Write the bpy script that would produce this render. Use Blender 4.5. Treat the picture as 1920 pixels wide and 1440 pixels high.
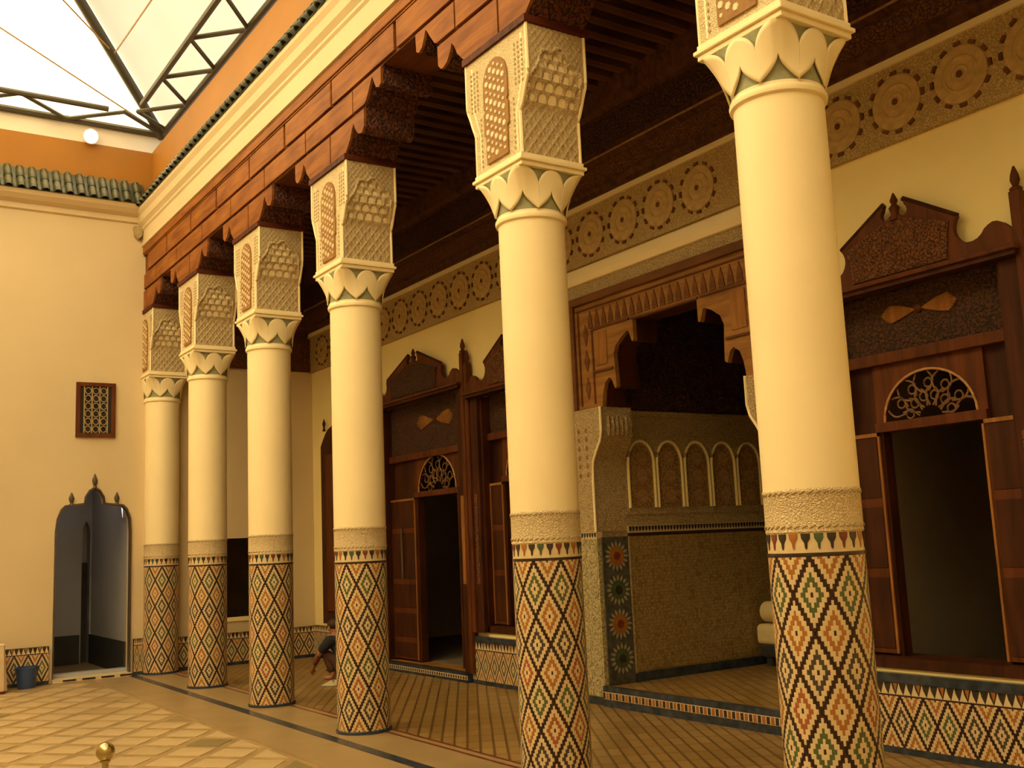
import bpy, bmesh, math, random
from mathutils import Matrix, Vector
PI = math.pi
rnd = random.Random(7)
scene = bpy.context.scene
C = scene.collection
for o in list(bpy.data.objects):
    bpy.data.objects.remove(o)

# ------------------------------------------------------------------ camera
cam_d = bpy.data.cameras.new('camera')
cam = bpy.data.objects.new('camera', cam_d); C.objects.link(cam)
cr, cu, cf = (.833663, -.550597, -.043008), (-.04646, -.147517, .987968), (.550316, .821634, .14856)
cam.matrix_world = Matrix(((cr[0], cu[0], -cf[0], -4.440), (cr[1], cu[1], -cf[1], -3.814),
                           (cr[2], cu[2], -cf[2], 1.691), (0, 0, 0, 1)))
cam_d.sensor_width = 36; cam_d.lens = 1972.5 * 36 / 1920; cam_d.clip_end = 200
scene.camera = cam

# ------------------------------------------------------------------ sky, sun, exposure
w = bpy.data.worlds.new('sky'); scene.world = w; w.use_nodes = True
wn = w.node_tree; bg = wn.nodes['Background']
sky = wn.nodes.new('ShaderNodeTexSky'); sky.sky_type = 'NISHITA'; sky.sun_disc = False
sky.sun_elevation = math.radians(52); sky.sun_rotation = 0
wn.links.new(sky.outputs[0], bg.inputs[0]); bg.inputs[1].default_value = .30
sun_d = bpy.data.lights.new('sun', 'SUN'); sun_d.energy = 21; sun_d.color = (1, .92, .8); sun_d.angle = .01
sun = bpy.data.objects.new('sun', sun_d); C.objects.link(sun)
sun.rotation_euler = Vector((.75, -.30, -.63)).to_track_quat('-Z', 'Y').to_euler()
scene.view_settings.view_transform = 'Standard'; scene.view_settings.look = 'None'
scene.view_settings.gamma = 1; scene.view_settings.use_curve_mapping = False
scene.view_settings.exposure = 0.12
scene.cycles.use_denoising = True
scene.cycles.max_bounces = 10; scene.cycles.diffuse_bounces = 6
scene.cycles.sample_clamp_indirect = 12

# ------------------------------------------------------------------ helpers
class MB:
    def __init__(s): s.v = []; s.f = []; s.uv = {}
    def add(s, vs, fs):
        n = len(s.v); s.v += [tuple(p) for p in vs]; s.f += [tuple(i + n for i in f) for f in fs]; return s
    def box(s, x0, x1, y0, y1, z0, z1):
        return s.add([(x0,y0,z0),(x1,y0,z0),(x1,y1,z0),(x0,y1,z0),(x0,y0,z1),(x1,y0,z1),(x1,y1,z1),(x0,y1,z1)],
                     [(3,2,1,0),(4,5,6,7),(0,1,5,4),(1,2,6,5),(2,3,7,6),(3,0,4,7)])
    def prism(s, poly, axis, lo, hi):
        def P(a, b, c): return {'X': (c, a, b), 'Y': (a, c, b), 'Z': (a, b, c)}[axis]
        n = len(poly)
        vs = [P(a, b, lo) for a, b in poly] + [P(a, b, hi) for a, b in poly]
        fs = [tuple(range(n))[::-1], tuple(range(n, 2*n))] + [(i, (i+1) % n, n + (i+1) % n, n + i) for i in range(n)]
        return s.add(vs, fs)
    def lathe(s, prof, n=32, cx=0, cy=0, a0=0, a1=2*PI, cap=True):
        full = abs(a1 - a0 - 2*PI) < 1e-6
        m = n if full else n + 1
        vs = [(cx + r*math.cos(a0 + (a1-a0)*k/n), cy + r*math.sin(a0 + (a1-a0)*k/n), z) for r, z in prof for k in range(m)]
        fs = []
        for i in range(len(prof) - 1):
            for k in range(n):
                k2 = (k+1) % m
                fs.append((i*m + k, i*m + k2, (i+1)*m + k2, (i+1)*m + k))
        s.add(vs, fs)
        if full and cap:
            b = len(s.v) - len(vs)
            if prof[0][0] > 1e-5: s.f.append(tuple(b + k for k in range(m))[::-1])
            if prof[-1][0] > 1e-5: s.f.append(tuple(b + (len(prof)-1)*m + k for k in range(m)))
        return s
    def tube(s, path, r, n=8, closed=False):
        pts = [Vector(p) for p in path]; rings = []; L = len(pts)
        rr = r if isinstance(r, (list, tuple)) else [r]*L
        for i, p in enumerate(pts):
            if closed: d = pts[(i+1) % L] - pts[i-1]
            else: d = pts[min(i+1, L-1)] - pts[max(i-1, 0)]
            d.normalize(); up = Vector((0,0,1)) if abs(d.z) < .95 else Vector((1,0,0))
            a = d.cross(up).normalized(); b = a.cross(d)
            rings.append([p + (a*math.cos(2*PI*k/n) + b*math.sin(2*PI*k/n))*rr[i] for k in range(n)])
        vs = [q for R in rings for q in R]; fs = []
        for i in range(L if closed else L-1):
            j = (i+1) % L
            for k in range(n): fs.append((i*n+k, i*n+(k+1) % n, j*n+(k+1) % n, j*n+k))
        if not closed: fs += [tuple(range(n))[::-1], tuple((L-1)*n + k for k in range(n))]
        return s.add(vs, fs)
    def ball(s, c, rx, ry=None, rz=None, n=16, m=10):
        ry = ry or rx; rz = rz or rx
        vs = [(c[0], c[1], c[2]-rz)]
        for i in range(1, m):
            t = PI*i/m - PI/2
            for k in range(n): vs.append((c[0]+rx*math.cos(t)*math.cos(2*PI*k/n), c[1]+ry*math.cos(t)*math.sin(2*PI*k/n), c[2]+rz*math.sin(t)))
        vs.append((c[0], c[1], c[2]+rz)); T = len(vs)-1
        fs = [(0, 1+(k+1) % n, 1+k) for k in range(n)]
        for i in range(m-2):
            for k in range(n):
                a = 1+i*n; fs.append((a+k, a+(k+1) % n, a+n+(k+1) % n, a+n+k))
        a = 1+(m-2)*n; fs += [(a+k, a+(k+1) % n, T) for k in range(n)]
        return s.add(vs, fs)
    def grid(s, nu, nv, fn):
        vs = [fn(i/nu, j/nv) for j in range(nv+1) for i in range(nu+1)]
        return s.add(vs, [(j*(nu+1)+i, j*(nu+1)+i+1, (j+1)*(nu+1)+i+1, (j+1)*(nu+1)+i) for j in range(nv) for i in range(nu)])
    def mesh(s, name, m, smooth=False, uvs=None):
        me = bpy.data.meshes.new(name); me.from_pydata(s.v, [], s.f)
        if uvs:
            l = me.uv_layers.new(name='UVMap')
            for lp in me.loops: l.data[lp.index].uv = uvs[lp.vertex_index]
        bm = bmesh.new(); bm.from_mesh(me); bmesh.ops.recalc_face_normals(bm, faces=bm.faces); bm.to_mesh(me); bm.free()
        if smooth:
            for p in me.polygons: p.use_smooth = True
            me.set_sharp_from_angle(angle=math.radians(40))
        if m: me.materials.append(M[m])
        return me
    def build(s, name, m, parent=None, loc=None, smooth=False, uvs=None, bevel=0):
        o = link(name, s.mesh(name, m, smooth, uvs), parent, loc)
        if bevel:
            b = o.modifiers.new('bevel', 'BEVEL'); b.width = bevel; b.segments = 2; b.limit_method = 'ANGLE'
        return o

def link(name, me, parent=None, loc=None, rot=None, scale=None):
    o = bpy.data.objects.new(name, me); C.objects.link(o)
    if parent: o.parent = parent
    if loc: o.location = loc
    if rot: o.rotation_euler = rot
    if scale: o.scale = scale
    return o
def tag(o, label=None, cat=None, group=None, kind=None):
    if label: o['label'] = label
    if cat: o['category'] = cat
    if group: o['group'] = group
    if kind: o['kind'] = kind
    return o
def thing(name, label, cat, loc=(0,0,0), group=None, rotz=0):
    o = bpy.data.objects.new(name, None); C.objects.link(o); o.location = loc; o.rotation_euler = (0,0,rotz)
    o.empty_display_size = .1
    return tag(o, label, cat, group)
def struct(o, label=None): return tag(o, label, kind='structure')
def copy_tree(o, parent=None):
    c = o.copy(); C.objects.link(c); c.parent = parent
    for ch in list(o.children): copy_tree(ch, c)
    return c

# ------------------------------------------------------------------ materials
M = {}
class NT:
    def __init__(s, name):
        s.m = bpy.data.materials.new(name); s.m.use_nodes = True; M[name] = s.m
        s.t = s.m.node_tree; s.b = s.t.nodes['Principled BSDF']
    def n(s, typ, **kw):
        x = s.t.nodes.new(typ)
        for k, v in kw.items():
            if k.startswith('i_'): x.inputs[int(k[2:]) if k[2:].isdigit() else k[2:].replace('_', ' ')].default_value = v
            else: setattr(x, k, v)
        return x
    def l(s, a, b): s.t.links.new(a, b)
    def math(s, op, a, b=None):
        x = s.n('ShaderNodeMath', operation=op)
        for i, v in enumerate((a, b)):
            if v is None: continue
            if isinstance(v, (int, float)): x.inputs[i].default_value = v
            else: s.l(v, x.inputs[i])
        return x.outputs[0]
    def ramp(s, fac, stops, const=False):
        r = s.n('ShaderNodeValToRGB'); e = r.color_ramp.elements
        r.color_ramp.interpolation = 'CONSTANT' if const else 'LINEAR'
        while len(e) < len(stops): e.new(1)
        for x, (p, c) in zip(e, stops): x.position = p; x.color = (*c, 1)
        s.l(fac, r.inputs[0]); return r.outputs[0]
    def coord(s, what='Object'): return s.n('ShaderNodeTexCoord').outputs[what]
    def noise(s, scale, detail=4, co=None, dist=0):
        x = s.n('ShaderNodeTexNoise'); x.inputs['Scale'].default_value = scale; x.inputs['Detail'].default_value = detail
        x.inputs['Distortion'].default_value = dist
        s.l(co if co is not None else s.coord(), x.inputs['Vector']); return x.outputs['Fac']
    def bump(s, h, strength=.3, dist=.01):
        x = s.n('ShaderNodeBump'); x.inputs['Strength'].default_value = strength; x.inputs['Distance'].default_value = dist
        s.l(h, x.inputs['Height']); s.l(x.outputs[0], s.b.inputs['Normal'])
    def base(s, c): s.l(c, s.b.inputs['Base Color'])
    def rough(s, v): s.b.inputs['Roughness'].default_value = v

def plain(name, col, rough=.6, var=.12, scale=3, metal=0, bump=0, bscale=40):
    t = NT(name); f = t.noise(scale, 5)
    t.base(t.ramp(f, [(.3, [c*(1-var) for c in col]), (.7, [min(1, c*(1+var)) for c in col])]))
    t.rough(rough); t.b.inputs['Metallic'].default_value = metal
    if bump: t.bump(t.noise(bscale, 4), bump, .005)
    return t
plain('cream', (.93, .79, .50), .5, .035, 1.5, bump=.05)
plain('cream_wall', (.69, .555, .345), .6, .05, .7, bump=.08, bscale=20)
plain('gallery_wall', (.93, .79, .38), .65, .05, .8, bump=.08, bscale=20)
plain('orange_paint', (.40, .165, .011), .6, .08, 1)
plain('white_paint', (.85, .78, .66), .6, .05, 1)
plain('shade_wall', (.30, .19, .09), .7, .1, 1)
plain('shaded_plaster', (.42, .42, .44), .45, .1, 1)  # passage walls are cream; their shade is put into this grey
plain('stucco_green', (.33, .34, .21), .7, .12, 30)
plain('rope_stucco', (.40, .29, .15), .8, .15, 30)
plain('blue_tile', (.030, .042, .062), .25, .5, 12)
plain('black_tile', (.035, .02, .014), .3, .3, 20)
plain('steel', (.085, .075, .05), .5, .1, 5)
plain('iron', (.09, .06, .035), .5, .2, 20)
plain('floor_border', (.34, .235, .11), .33, .12, 2.5, bump=.06)
plain('strip_brown', (.36, .245, .11), .35, .2, 6)
plain('bucket_blue', (.035, .075, .20), .35, .1, 5)
plain('cloth_cream', (.72, .56, .36), .9, .08, 4)
plain('cushion', (.75, .62, .32), .9, .06, 8)
plain('bench_dark', (.03, .03, .035), .8, .2, 8)
plain('brass', (.62, .5, .25), .22, .1, 8, metal=1)
plain('skin', (.42, .19, .10), .6, .1, 8)
plain('hair', (.05, .02, .012), .7, .2, 30)
plain('jacket', (.02, .022, .035), .8, .2, 14)
plain('sleeve', (.22, .07, .03), .8, .2, 14)
plain('trousers', (.06, .022, .012), .8, .2, 14)
plain('rag', (.55, .48, .3), .9, .1, 10)
plain('backing_dark', (.02, .02, .022), .15, .2, 3)
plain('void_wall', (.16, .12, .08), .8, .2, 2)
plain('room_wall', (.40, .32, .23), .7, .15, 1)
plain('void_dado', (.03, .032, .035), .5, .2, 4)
plain('gold_line', (.50, .27, .10), .5, .2, 20)
plain('fretwork', (.20, .10, .035), .5, .3, 20)
plain('copper_line', (.36, .21, .09), .5, .3, 20)

def wood(name, c0, c1, scale=1.0, axis='Y', rough=.6, bump=.12, noisy=0):
    t = NT(name); mp = t.n('ShaderNodeMapping'); t.l(t.coord(), mp.inputs[0])
    s = [14*scale]*3; s['XYZ'.index(axis)] = 1.6*scale; mp.inputs['Scale'].default_value = s
    f = t.noise(1, 8, mp.outputs[0], .6)
    g = t.noise(2.2, 3)
    f2 = t.math('ADD', t.math('MULTIPLY', f, .65), t.math('MULTIPLY', g, .35))
    t.base(t.ramp(f2, [(.36, c0), (.62, c1)])); t.rough(rough); t.b.inputs['Specular IOR Level'].default_value = .22
    t.bump(f, bump, .006)
wood('wood_beam', (.18, .052, .008), (.34, .120, .020))
wood('wood_groove', (.10, .026, .008), (.17, .05, .014))
wood('wood_red', (.045, .008, .004), (.13, .026, .010), axis='X')
wood('wood_dark', (.030, .007, .002), (.075, .020, .006), axis='Z')
wood('wood_mid', (.070, .017, .004), (.145, .040, .009), axis='Z')
wood('wood_gold', (.22, .085, .018), (.38, .17, .045), axis='Z')
wood('wood_portal', (.20, .085, .020), (.37, .18, .05), axis='Y')
wood('wood_portal_dark', (.10, .035, .010), (.18, .07, .020), axis='Y')
wood('wood_ceiling', (.05, .018, .008), (.13, .052, .022), axis='X')

def carved(name, c_lo, c_hi, scale=26, strength=.8):
    """arabesque relief: interlaced rings and tendrils"""
    t = NT(name); co = t.coord()
    v = t.n('ShaderNodeTexVoronoi', feature='DISTANCE_TO_EDGE'); v.inputs['Scale'].default_value = scale; t.l(co, v.inputs['Vector'])
    v2 = t.n('ShaderNodeTexVoronoi', feature='F1'); v2.inputs['Scale'].default_value = scale*.8; t.l(co, v2.inputs['Vector'])
    w_ = t.math('SINE', t.math('MULTIPLY', v2.outputs['Distance'], 16))
    h = t.math('ADD', t.math('MULTIPLY', w_, .3), t.math('MULTIPLY', v.outputs['Distance'], 2.2))
    h = t.math('ADD', h, t.math('MULTIPLY', t.noise(scale*2, 3, co), .4))
    t.base(t.ramp(h, [(.15, c_lo), (.75, c_hi)])); t.rough(.8); t.bump(h, strength, .012)
carved('stucco_relief', (.45, .33, .17), (.70, .55, .32), 75, .45)
carved('stucco_band', (.56, .43, .24), (.84, .69, .44), 62, .5)
carved('stucco_frieze', (.34, .24, .10), (.58, .42, .19), 38, .4)
carved('stucco_grey', (.30, .21, .10), (.60, .46, .25), 42, .6)
carved('wood_carved', (.05, .014, .004), (.20, .070, .016), 30, .8)
carved('wood_carved_dark', (.022, .008, .003), (.085, .028, .009), 24, .8)
carved('corbel_carved', (.020, .004, .002), (.13, .030, .009), 20, .9)
carved('pier_zellige', (.22, .19, .075), (.52, .43, .22), 24, .2)
carved('panel_paint', (.20, .085, .028), (.38, .25, .10), 22, .2)
plain('medallion', (.52, .36, .15), .75, .18, 14)
plain('petal_tile', (.40, .34, .22), .4, .2, 20)
plain('blue_grey_tile', (.075, .078, .070), .35, .5, 14)

def mosaic(name, ring, ring2=None, flat=False, N=7.5):
    """stepped concentric lozenge of small square chips, from the piece's own UV"""
    t = NT(name); sx = t.n('ShaderNodeSeparateXYZ'); uv = t.n('ShaderNodeUVMap'); t.l(uv.outputs[0], sx.inputs[0])
    a = t.math('ABSOLUTE', t.math('ROUND', t.math('MULTIPLY', sx.outputs[0], N)))
    b = t.math('ABSOLUTE', t.math('ROUND', t.math('MULTIPLY', sx.outputs[1], N)))
    r = t.math('DIVIDE', t.math('ADD', t.math('ADD', a, b), .5), 10)
    cream = (.66, .515, .30); dark = (.040, .014, .008)
    t.base(t.ramp(r, [(0, dark), (.1, cream), (.3, ring), (.5, cream), (.7, dark)], True))
    t.rough(.3)
    # mortar joints between chips as fine relief
    fx = t.math('PINGPONG', t.math('ADD', t.math('MULTIPLY', sx.outputs[0], N), .5), .5)
    fy = t.math('PINGPONG', t.math('ADD', t.math('MULTIPLY', sx.outputs[1], N), .5), .5)
    t.bump(t.math('MINIMUM', t.math('MULTIPLY', t.math('MINIMUM', fx, fy), 8), 1), .35, .002)
mosaic('mosaic_orange', (.37, .145, .026))
mosaic('mosaic_red', (.33, .10, .03))
mosaic('mosaic_green', (.085, .11, .035))
mosaic('mosaic_dark', (.06, .045, .035))
plain('tooth_dark', (.035, .025, .02), .3, .3, 20)
plain('tooth_green', (.06, .10, .045), .3, .3, 20)
plain('tooth_orange', (.36, .14, .03), .3, .2, 20)
plain('tooth_red', (.18, .04, .02), .3, .2, 20)
plain('tile_cream', (.70, .56, .34), .35, .08, 20)

def roof_tile_mat():
    t = NT('green_tile'); f = t.noise(9, 4)
    t.base(t.ramp(f, [(.35, (.022, .030, .014)), (.55, (.062, .062, .022)), (.7, (.13, .105, .04))])); t.rough(.28)
    t.bump(f, .2, .004)
roof_tile_mat()

def court_tile():
    t = NT('court_tile'); oi = t.n('ShaderNodeObjectInfo')
    r = t.ramp(oi.outputs['Random'], [(0, (.53, .385, .205)), (.5, (.60, .44, .24)), (.80, (.52, .39, .20)), (.88, (.36, .25, .12)), (.96, (.24, .19, .08))])
    f = t.noise(4, 5); mx = t.n('ShaderNodeMixRGB', blend_type='MULTIPLY'); mx.inputs[0].default_value = .45
    t.l(r, mx.inputs[1]); t.l(t.ramp(f, [(.3, (.7, .68, .62)), (.7, (1, 1, 1))]), mx.inputs[2]); t.base(mx.outputs[0])
    t.rough(.38)
court_tile()

def bejmat():
    t = NT('bejmat'); mp = t.n('ShaderNodeMapping'); mp.inputs['Rotation'].default_value = (0, 0, math.radians(-58.9))
    t.l(t.coord(), mp.inputs[0]); br = t.n('ShaderNodeTexBrick'); t.l(mp.outputs[0], br.inputs['Vector'])
    br.inputs['Color1'].default_value = (.40, .25, .085, 1); br.inputs['Color2'].default_value = (.30, .18, .055, 1)
    br.inputs['Mortar'].default_value = (.15, .082, .026, 1); br.inputs['Scale'].default_value = 1
    br.inputs['Brick Width'].default_value = .30; br.inputs['Row Height'].default_value = .112; br.inputs['Mortar Size'].default_value = .016; br.inputs['Mortar Smooth'].default_value = .6
    br.offset = 0
    n = t.noise(1.5, 4); mx = t.n('ShaderNodeMixRGB', blend_type='MULTIPLY'); mx.inputs[0].default_value = .5
    t.l(br.outputs[0], mx.inputs[1]); t.l(t.ramp(n, [(.3, (.65, .62, .55)), (.7, (1, 1, 1))]), mx.inputs[2])
    t.base(mx.outputs[0]); t.rough(.33); t.bump(br.outputs['Fac'], -.15, .002)
bejmat()

def tile_panel():
    t = NT('tile_panel'); co = t.coord(); ck = t.n('ShaderNodeTexVoronoi', feature='F1', distance='CHEBYCHEV'); ck.inputs['Scale'].default_value = 28
    ck.inputs['Randomness'].default_value = .3; t.l(co, ck.inputs['Vector'])
    n = t.noise(9, 3)
    h = t.math('ADD', ck.outputs['Distance'], t.math('MULTIPLY', n, .25))
    t.base(t.ramp(h, [(.22, (.17, .075, .022)), (.42, (.40, .28, .12)), (.62, (.20, .13, .045))])); t.rough(.4)
tile_panel()

def membrane():
    t = NT('membrane'); tr = t.n('ShaderNodeBsdfTranslucent'); df = t.n('ShaderNodeBsdfDiffuse'); mx = t.n('ShaderNodeMixShader')
    n = t.noise(.6, 3); c = t.ramp(n, [(.3, (.92, .72, .36)), (.7, (.97, .79, .42))])
    t.l(c, tr.inputs[0]); df.inputs[0].default_value = (.85, .72, .5, 1); mx.inputs[0].default_value = .25
    t.l(tr.outputs[0], mx.inputs[1]); t.l(df.outputs[0], mx.inputs[2])
    t.l(mx.outputs[0], t.t.nodes['Material Output'].inputs[0])
membrane()
def emit(name, col, s):
    t = NT(name); t.b.inputs['Emission Color'].default_value = (*col, 1); t.b.inputs['Emission Strength'].default_value = s
emit('lamp_glow', (.9, .93, 1), 6)

# ------------------------------------------------------------------ shared layout numbers
YC = [0, 2.46, 5.566, 7.952, 10.276, 12.5]
YF = 12.6            # courtyard far wall
XB = 2.5             # gallery back wall
XL, YN = -8.7, -7.5  # other two sides of the court
BX = -.27            # timber beam front
def to_px(p):
    d = Vector(p) - cam.location; z = d.dot(Vector(cf))
    if z < .1: return None
    return 960 + 1972.5*d.dot(Vector(cr))/z, 720 - 1972.5*d.dot(Vector(cu))/z
def in_frame(p, m=60):
    q = to_px(p)
    return q is not None and -m < q[0] < 1920+m and -m < q[1] < 1440+m

# ------------------------------------------------------------------ floor
floor = struct(MB().box(XL, 7, YN, 16, -.25, -.004).build('floor', 'strip_brown'))
MB().box(-.97, -.455, YN, YF, -.012, 0).build('border_paving', 'floor_border', floor)
MB().box(-.455, -.345, YN, YF, -.012, .004).build('blue_tile_strip', 'blue_tile', floor)
MB().box(-.345, .10, YN, YF, -.012, 0).build('column_paving', 'floor_border', floor)
for x in (.10, .20): MB().box(x, x+.035, YN, YF, -.012, .001).build('red_line', 'tooth_red', floor)
MB().box(.135, .20, YN, YF, -.012, 0).build('paving_band', 'floor_border', floor)
MB().box(.235, XB, YN, YF, -.012, 0).build('gallery_paving', 'bejmat', floor)
ta, tb = .212, .252
tile_me = MB().prism([(-ta, 0), (0, -tb), (ta, 0), (0, tb)], 'Z', -.012, 0).mesh('court_tile', 'court_tile')
half_me = MB().prism([(-ta, 0), (0, -tb), (0, tb)], 'Z', -.012, 0).mesh('half_court_tile', 'court_tile')
rest = MB()
n_t = 0
for i in range(-1, 30):
    for j in range(-22, 36):
        x = -1.30 - .27*i; y = 6.10 - .66*j + (.33 if i % 2 else 0)
        if x < XL + .3 or not (YN + .3 < y < YF - .35): continue
        if i == -1:
            if in_frame((x, y, 0)): link('court_tile_half', half_me, floor, (x, y, 0))
            else: rest.prism([(x-ta, y), (x, y-tb), (x, y+tb)], 'Z', -.012, 0)
        elif in_frame((x, y, 0)): link('court_tile', tile_me, floor, (x, y, 0)); n_t += 1
        else: rest.prism([(x-ta, y), (x, y-tb), (x+ta, y), (x, y+tb)], 'Z', -.012, 0)
tag(rest.build('court_tile_field', 'court_tile', floor), kind='stuff')

# ------------------------------------------------------------------ far wall with the courtyard doorway and the gallery-end window
dp = [(-1.49, 0), (-1.49, 2.12), (-1.47, 2.30), (-1.42, 2.44), (-1.36, 2.50), (-1.10, 2.53), (-1.09, 2.62), (-1.03, 2.72), (-.95, 2.77),
      (-.87, 2.72), (-.81, 2.62), (-.80, 2.53), (-.54, 2.50), (-.48, 2.44), (-.43, 2.30), (-.42, 2.12), (-.42, 0)]
wf = MB()
wf.box(XL-.25, -1.7, YF, YF+.25, 0, 7.3)
wf.prism([(-1.7, 0)] + dp + [(-.2, 0), (-.2, 7.3), (-1.7, 7.3)], 'Y', YF, YF+.25)
wf.box(-.2, 1.03, YF, YF+.25, 0, 7.3); wf.box(1.03, 1.95, YF, YF+.25, 0, .71); wf.box(1.03, 1.95, YF, YF+.25, 1.94, 7.3)
wf.box(1.95, 7, YF, YF+.25, 0, 7.3)
wall_far = struct(wf.build('wall_far', 'cream_wall'))
MB().prism([(12.6, 6.86), (12.56, 6.88), (12.56, 6.96), (12.47, 7.0), (12.40, 7.06), (12.37, 7.12), (12.6, 7.12)], 'X', XL, -.3).build('cornice', 'cream_wall', wall_far)
MB().box(XL, -.15, YF, YF+.25, 7.3, 8.07).build('parapet', 'orange_paint', wall_far)
MB().box(XL, .25, YF+.02, YF+.25, 8.07, 8.40).build('upper_band', 'white_paint', wall_far)
# dark window at the gallery end: reveal sill
MB().box(1.0, 1.98, YF-.02, YF+.05, .66, .72).build('window_sill', 'gallery_wall', wall_far)
# other sides of the court (behind the camera) and outer shell
wl = struct(MB().box(XL-.25, XL, YN-.25, YF+.25, 0, 8.4).build('wall_left', 'cream_wall'))
wn_ = struct(MB().box(XL-.25, 7, YN-.25, YN, 0, 8.4).build('wall_near', 'cream_wall'))
wo = struct(MB().box(7, 7.25, YN-.25, 16.25, 0, 8.07).build('wall_outer', 'void_wall'))

# passage beyond the doorway
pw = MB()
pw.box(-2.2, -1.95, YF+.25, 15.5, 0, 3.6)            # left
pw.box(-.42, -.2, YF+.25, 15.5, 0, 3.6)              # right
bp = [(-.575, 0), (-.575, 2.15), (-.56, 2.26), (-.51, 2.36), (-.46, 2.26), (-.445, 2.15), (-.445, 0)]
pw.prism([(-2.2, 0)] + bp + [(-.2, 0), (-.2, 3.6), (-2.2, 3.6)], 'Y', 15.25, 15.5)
wp = struct(pw.build('wall_passage', 'shaded_plaster'))
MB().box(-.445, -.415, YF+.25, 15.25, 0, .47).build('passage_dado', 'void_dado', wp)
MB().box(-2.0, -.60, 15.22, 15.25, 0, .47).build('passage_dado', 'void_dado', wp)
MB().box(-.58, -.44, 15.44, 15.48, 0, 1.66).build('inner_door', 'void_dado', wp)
MB().box(-2.2, -.2, YF+.25, 13.2, 3.5, 3.6).build('passage_ceiling', 'shaded_plaster', wp)
MB().box(-2.2, -.2, 13.75, 15.5, 3.5, 3.6).build('passage_ceiling', 'shaded_plaster', wp)
MB().box(-2.3, -2.2, 13.1, 13.85, 3.6, 5.6).build('added_light_well', 'shaded_plaster', wp)  # unseen wall over a ceiling gap, both added to light the passage
struct(MB().box(-2.2, -.2, 15.5, 16.25, 0, 3.6).build('wall_passage_end', 'shaded_plaster'))

# doorway surround with three finials
ds = thing('door_surround', 'dark wooden doorway surround with three finials in the far courtyard wall', 'doorway', (0, YF, 0))
inn = [(-.955 + (x+.955)*.97, z if z == 0 else z*.99) for x, z in dp]
MB().prism(dp + inn[::-1], 'Y', -.03, .10).build('frame', 'iron', ds)
for x, z, h in ((-1.27, 2.50, .17), (-.95, 2.75, .19), (-.635, 2.50, .17)):
    MB().lathe([(.035, z), (.02, z+.03), (.035, z+h*.4), (.04, z+h*.6), (.02, z+h*.9), (.004, z+h*1.1)], 10, x, -.005).build('finial', 'iron', ds, smooth=True)
MB().box(-1.49, -.42, -.10, .12, 0, .05).build('threshold', 'tile_cream', ds)
for k in range(4): MB().box(-1.36+.26*k, -1.18+.26*k, -.106, -.09, .014, .038).build('threshold_tile', 'black_tile', ds)
MB().box(-1.49, -.42, .12, .30, 0, .10).build('inner_step', 'shaded_plaster', ds)

# ------------------------------------------------------------------ back wall of the gallery
U1, U3, U2, UP, U4 = 1.03, 6.50, 8.86, 3.75, 11.35
holes = [(U1-.80, U1+.80, .62, 3.535), (UP-1.5, UP+1.5, 0, 4.2), (U3-.80, U3+.80, .62, 3.535), (U2-1.2, U2+1.22, .12, 3.71), (U4-.62, U4+.62, .62, 3.0)]
wb = MB(); y = YN
for a, b, z0, z1 in holes:
    wb.box(XB, XB+.25, y, a, 0, 6.9); wb.box(XB, XB+.25, a, b, 0, z0); wb.box(XB, XB+.25, a, b, z1, 6.9); y = b
wb.box(XB, XB+.25, y, YF, 0, 6.9)
wall_back = struct(wb.build('wall_back', 'gallery_wall'))
# rooms behind the openings
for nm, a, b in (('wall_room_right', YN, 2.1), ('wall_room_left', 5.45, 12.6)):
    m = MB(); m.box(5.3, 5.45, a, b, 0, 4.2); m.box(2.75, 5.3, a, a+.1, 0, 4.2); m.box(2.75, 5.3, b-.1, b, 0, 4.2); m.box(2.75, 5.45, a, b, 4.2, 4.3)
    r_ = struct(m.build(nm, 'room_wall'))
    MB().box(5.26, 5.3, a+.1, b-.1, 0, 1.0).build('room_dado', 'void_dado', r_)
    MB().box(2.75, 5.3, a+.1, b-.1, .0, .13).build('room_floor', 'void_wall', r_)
struct(MB().box(.25, 7, YN, 16, 7.9, 8.07).build('ceiling_roof_slab', 'void_wall'))
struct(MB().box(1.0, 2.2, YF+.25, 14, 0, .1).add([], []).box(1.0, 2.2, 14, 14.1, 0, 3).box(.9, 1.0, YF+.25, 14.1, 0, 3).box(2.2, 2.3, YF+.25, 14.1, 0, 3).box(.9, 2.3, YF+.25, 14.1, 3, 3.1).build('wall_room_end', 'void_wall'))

# ceiling with joists
ceil = struct(MB().box(.10, XB, YN, YF, 6.50, 6.60).build('ceiling', 'wood_ceiling'))
jm = MB().box(.27, 2.32, -.055, .055, 6.36, 6.50).mesh('joist', 'wood_ceiling')
k = 0; y = 12.45
while y > -3:
    link('joist', jm, ceil, (0, y, 0)); y -= .232
# timber cove and carved bands on the back wall and end wall
cove = struct(MB().prism([(2.5, 5.30), (2.41, 5.31), (2.41, 5.36), (2.38, 5.38), (2.36, 5.62), (2.31, 5.64), (2.31, 5.69), (2.34, 5.70), (2.34, 6.12), (2.27, 6.15), (2.22, 6.36), (2.22, 6.50), (2.5, 6.50)], 'Y', YN, YF).build('trim_1', 'wood_ceiling'))
MB().box(2.352, 2.375, YN, YF, 5.42, 5.60).build('carved_band', 'wood_carved', cove)
MB().box(2.325, 2.342, YN, YF, 5.76, 6.06).build('carved_panel', 'wood_carved_dark', cove)
MB().box(2.30, 2.312, YN, YF, 5.655, 5.675).build('light_line', 'copper_line', cove)
cove2 = struct(MB().prism([(12.6, 5.22), (12.52, 5.24), (12.48, 5.6), (12.42, 5.64), (12.44, 6.1), (12.36, 6.14), (12.34, 6.5), (12.6, 6.5)], 'X', .27, 2.4).build('trim_2', 'wood_ceiling'))
MB().box(.27, 2.46, YF-.05, YF-.001, 4.66, 5.22).build('frieze_panel', 'wood_carved', cove2)
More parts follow.
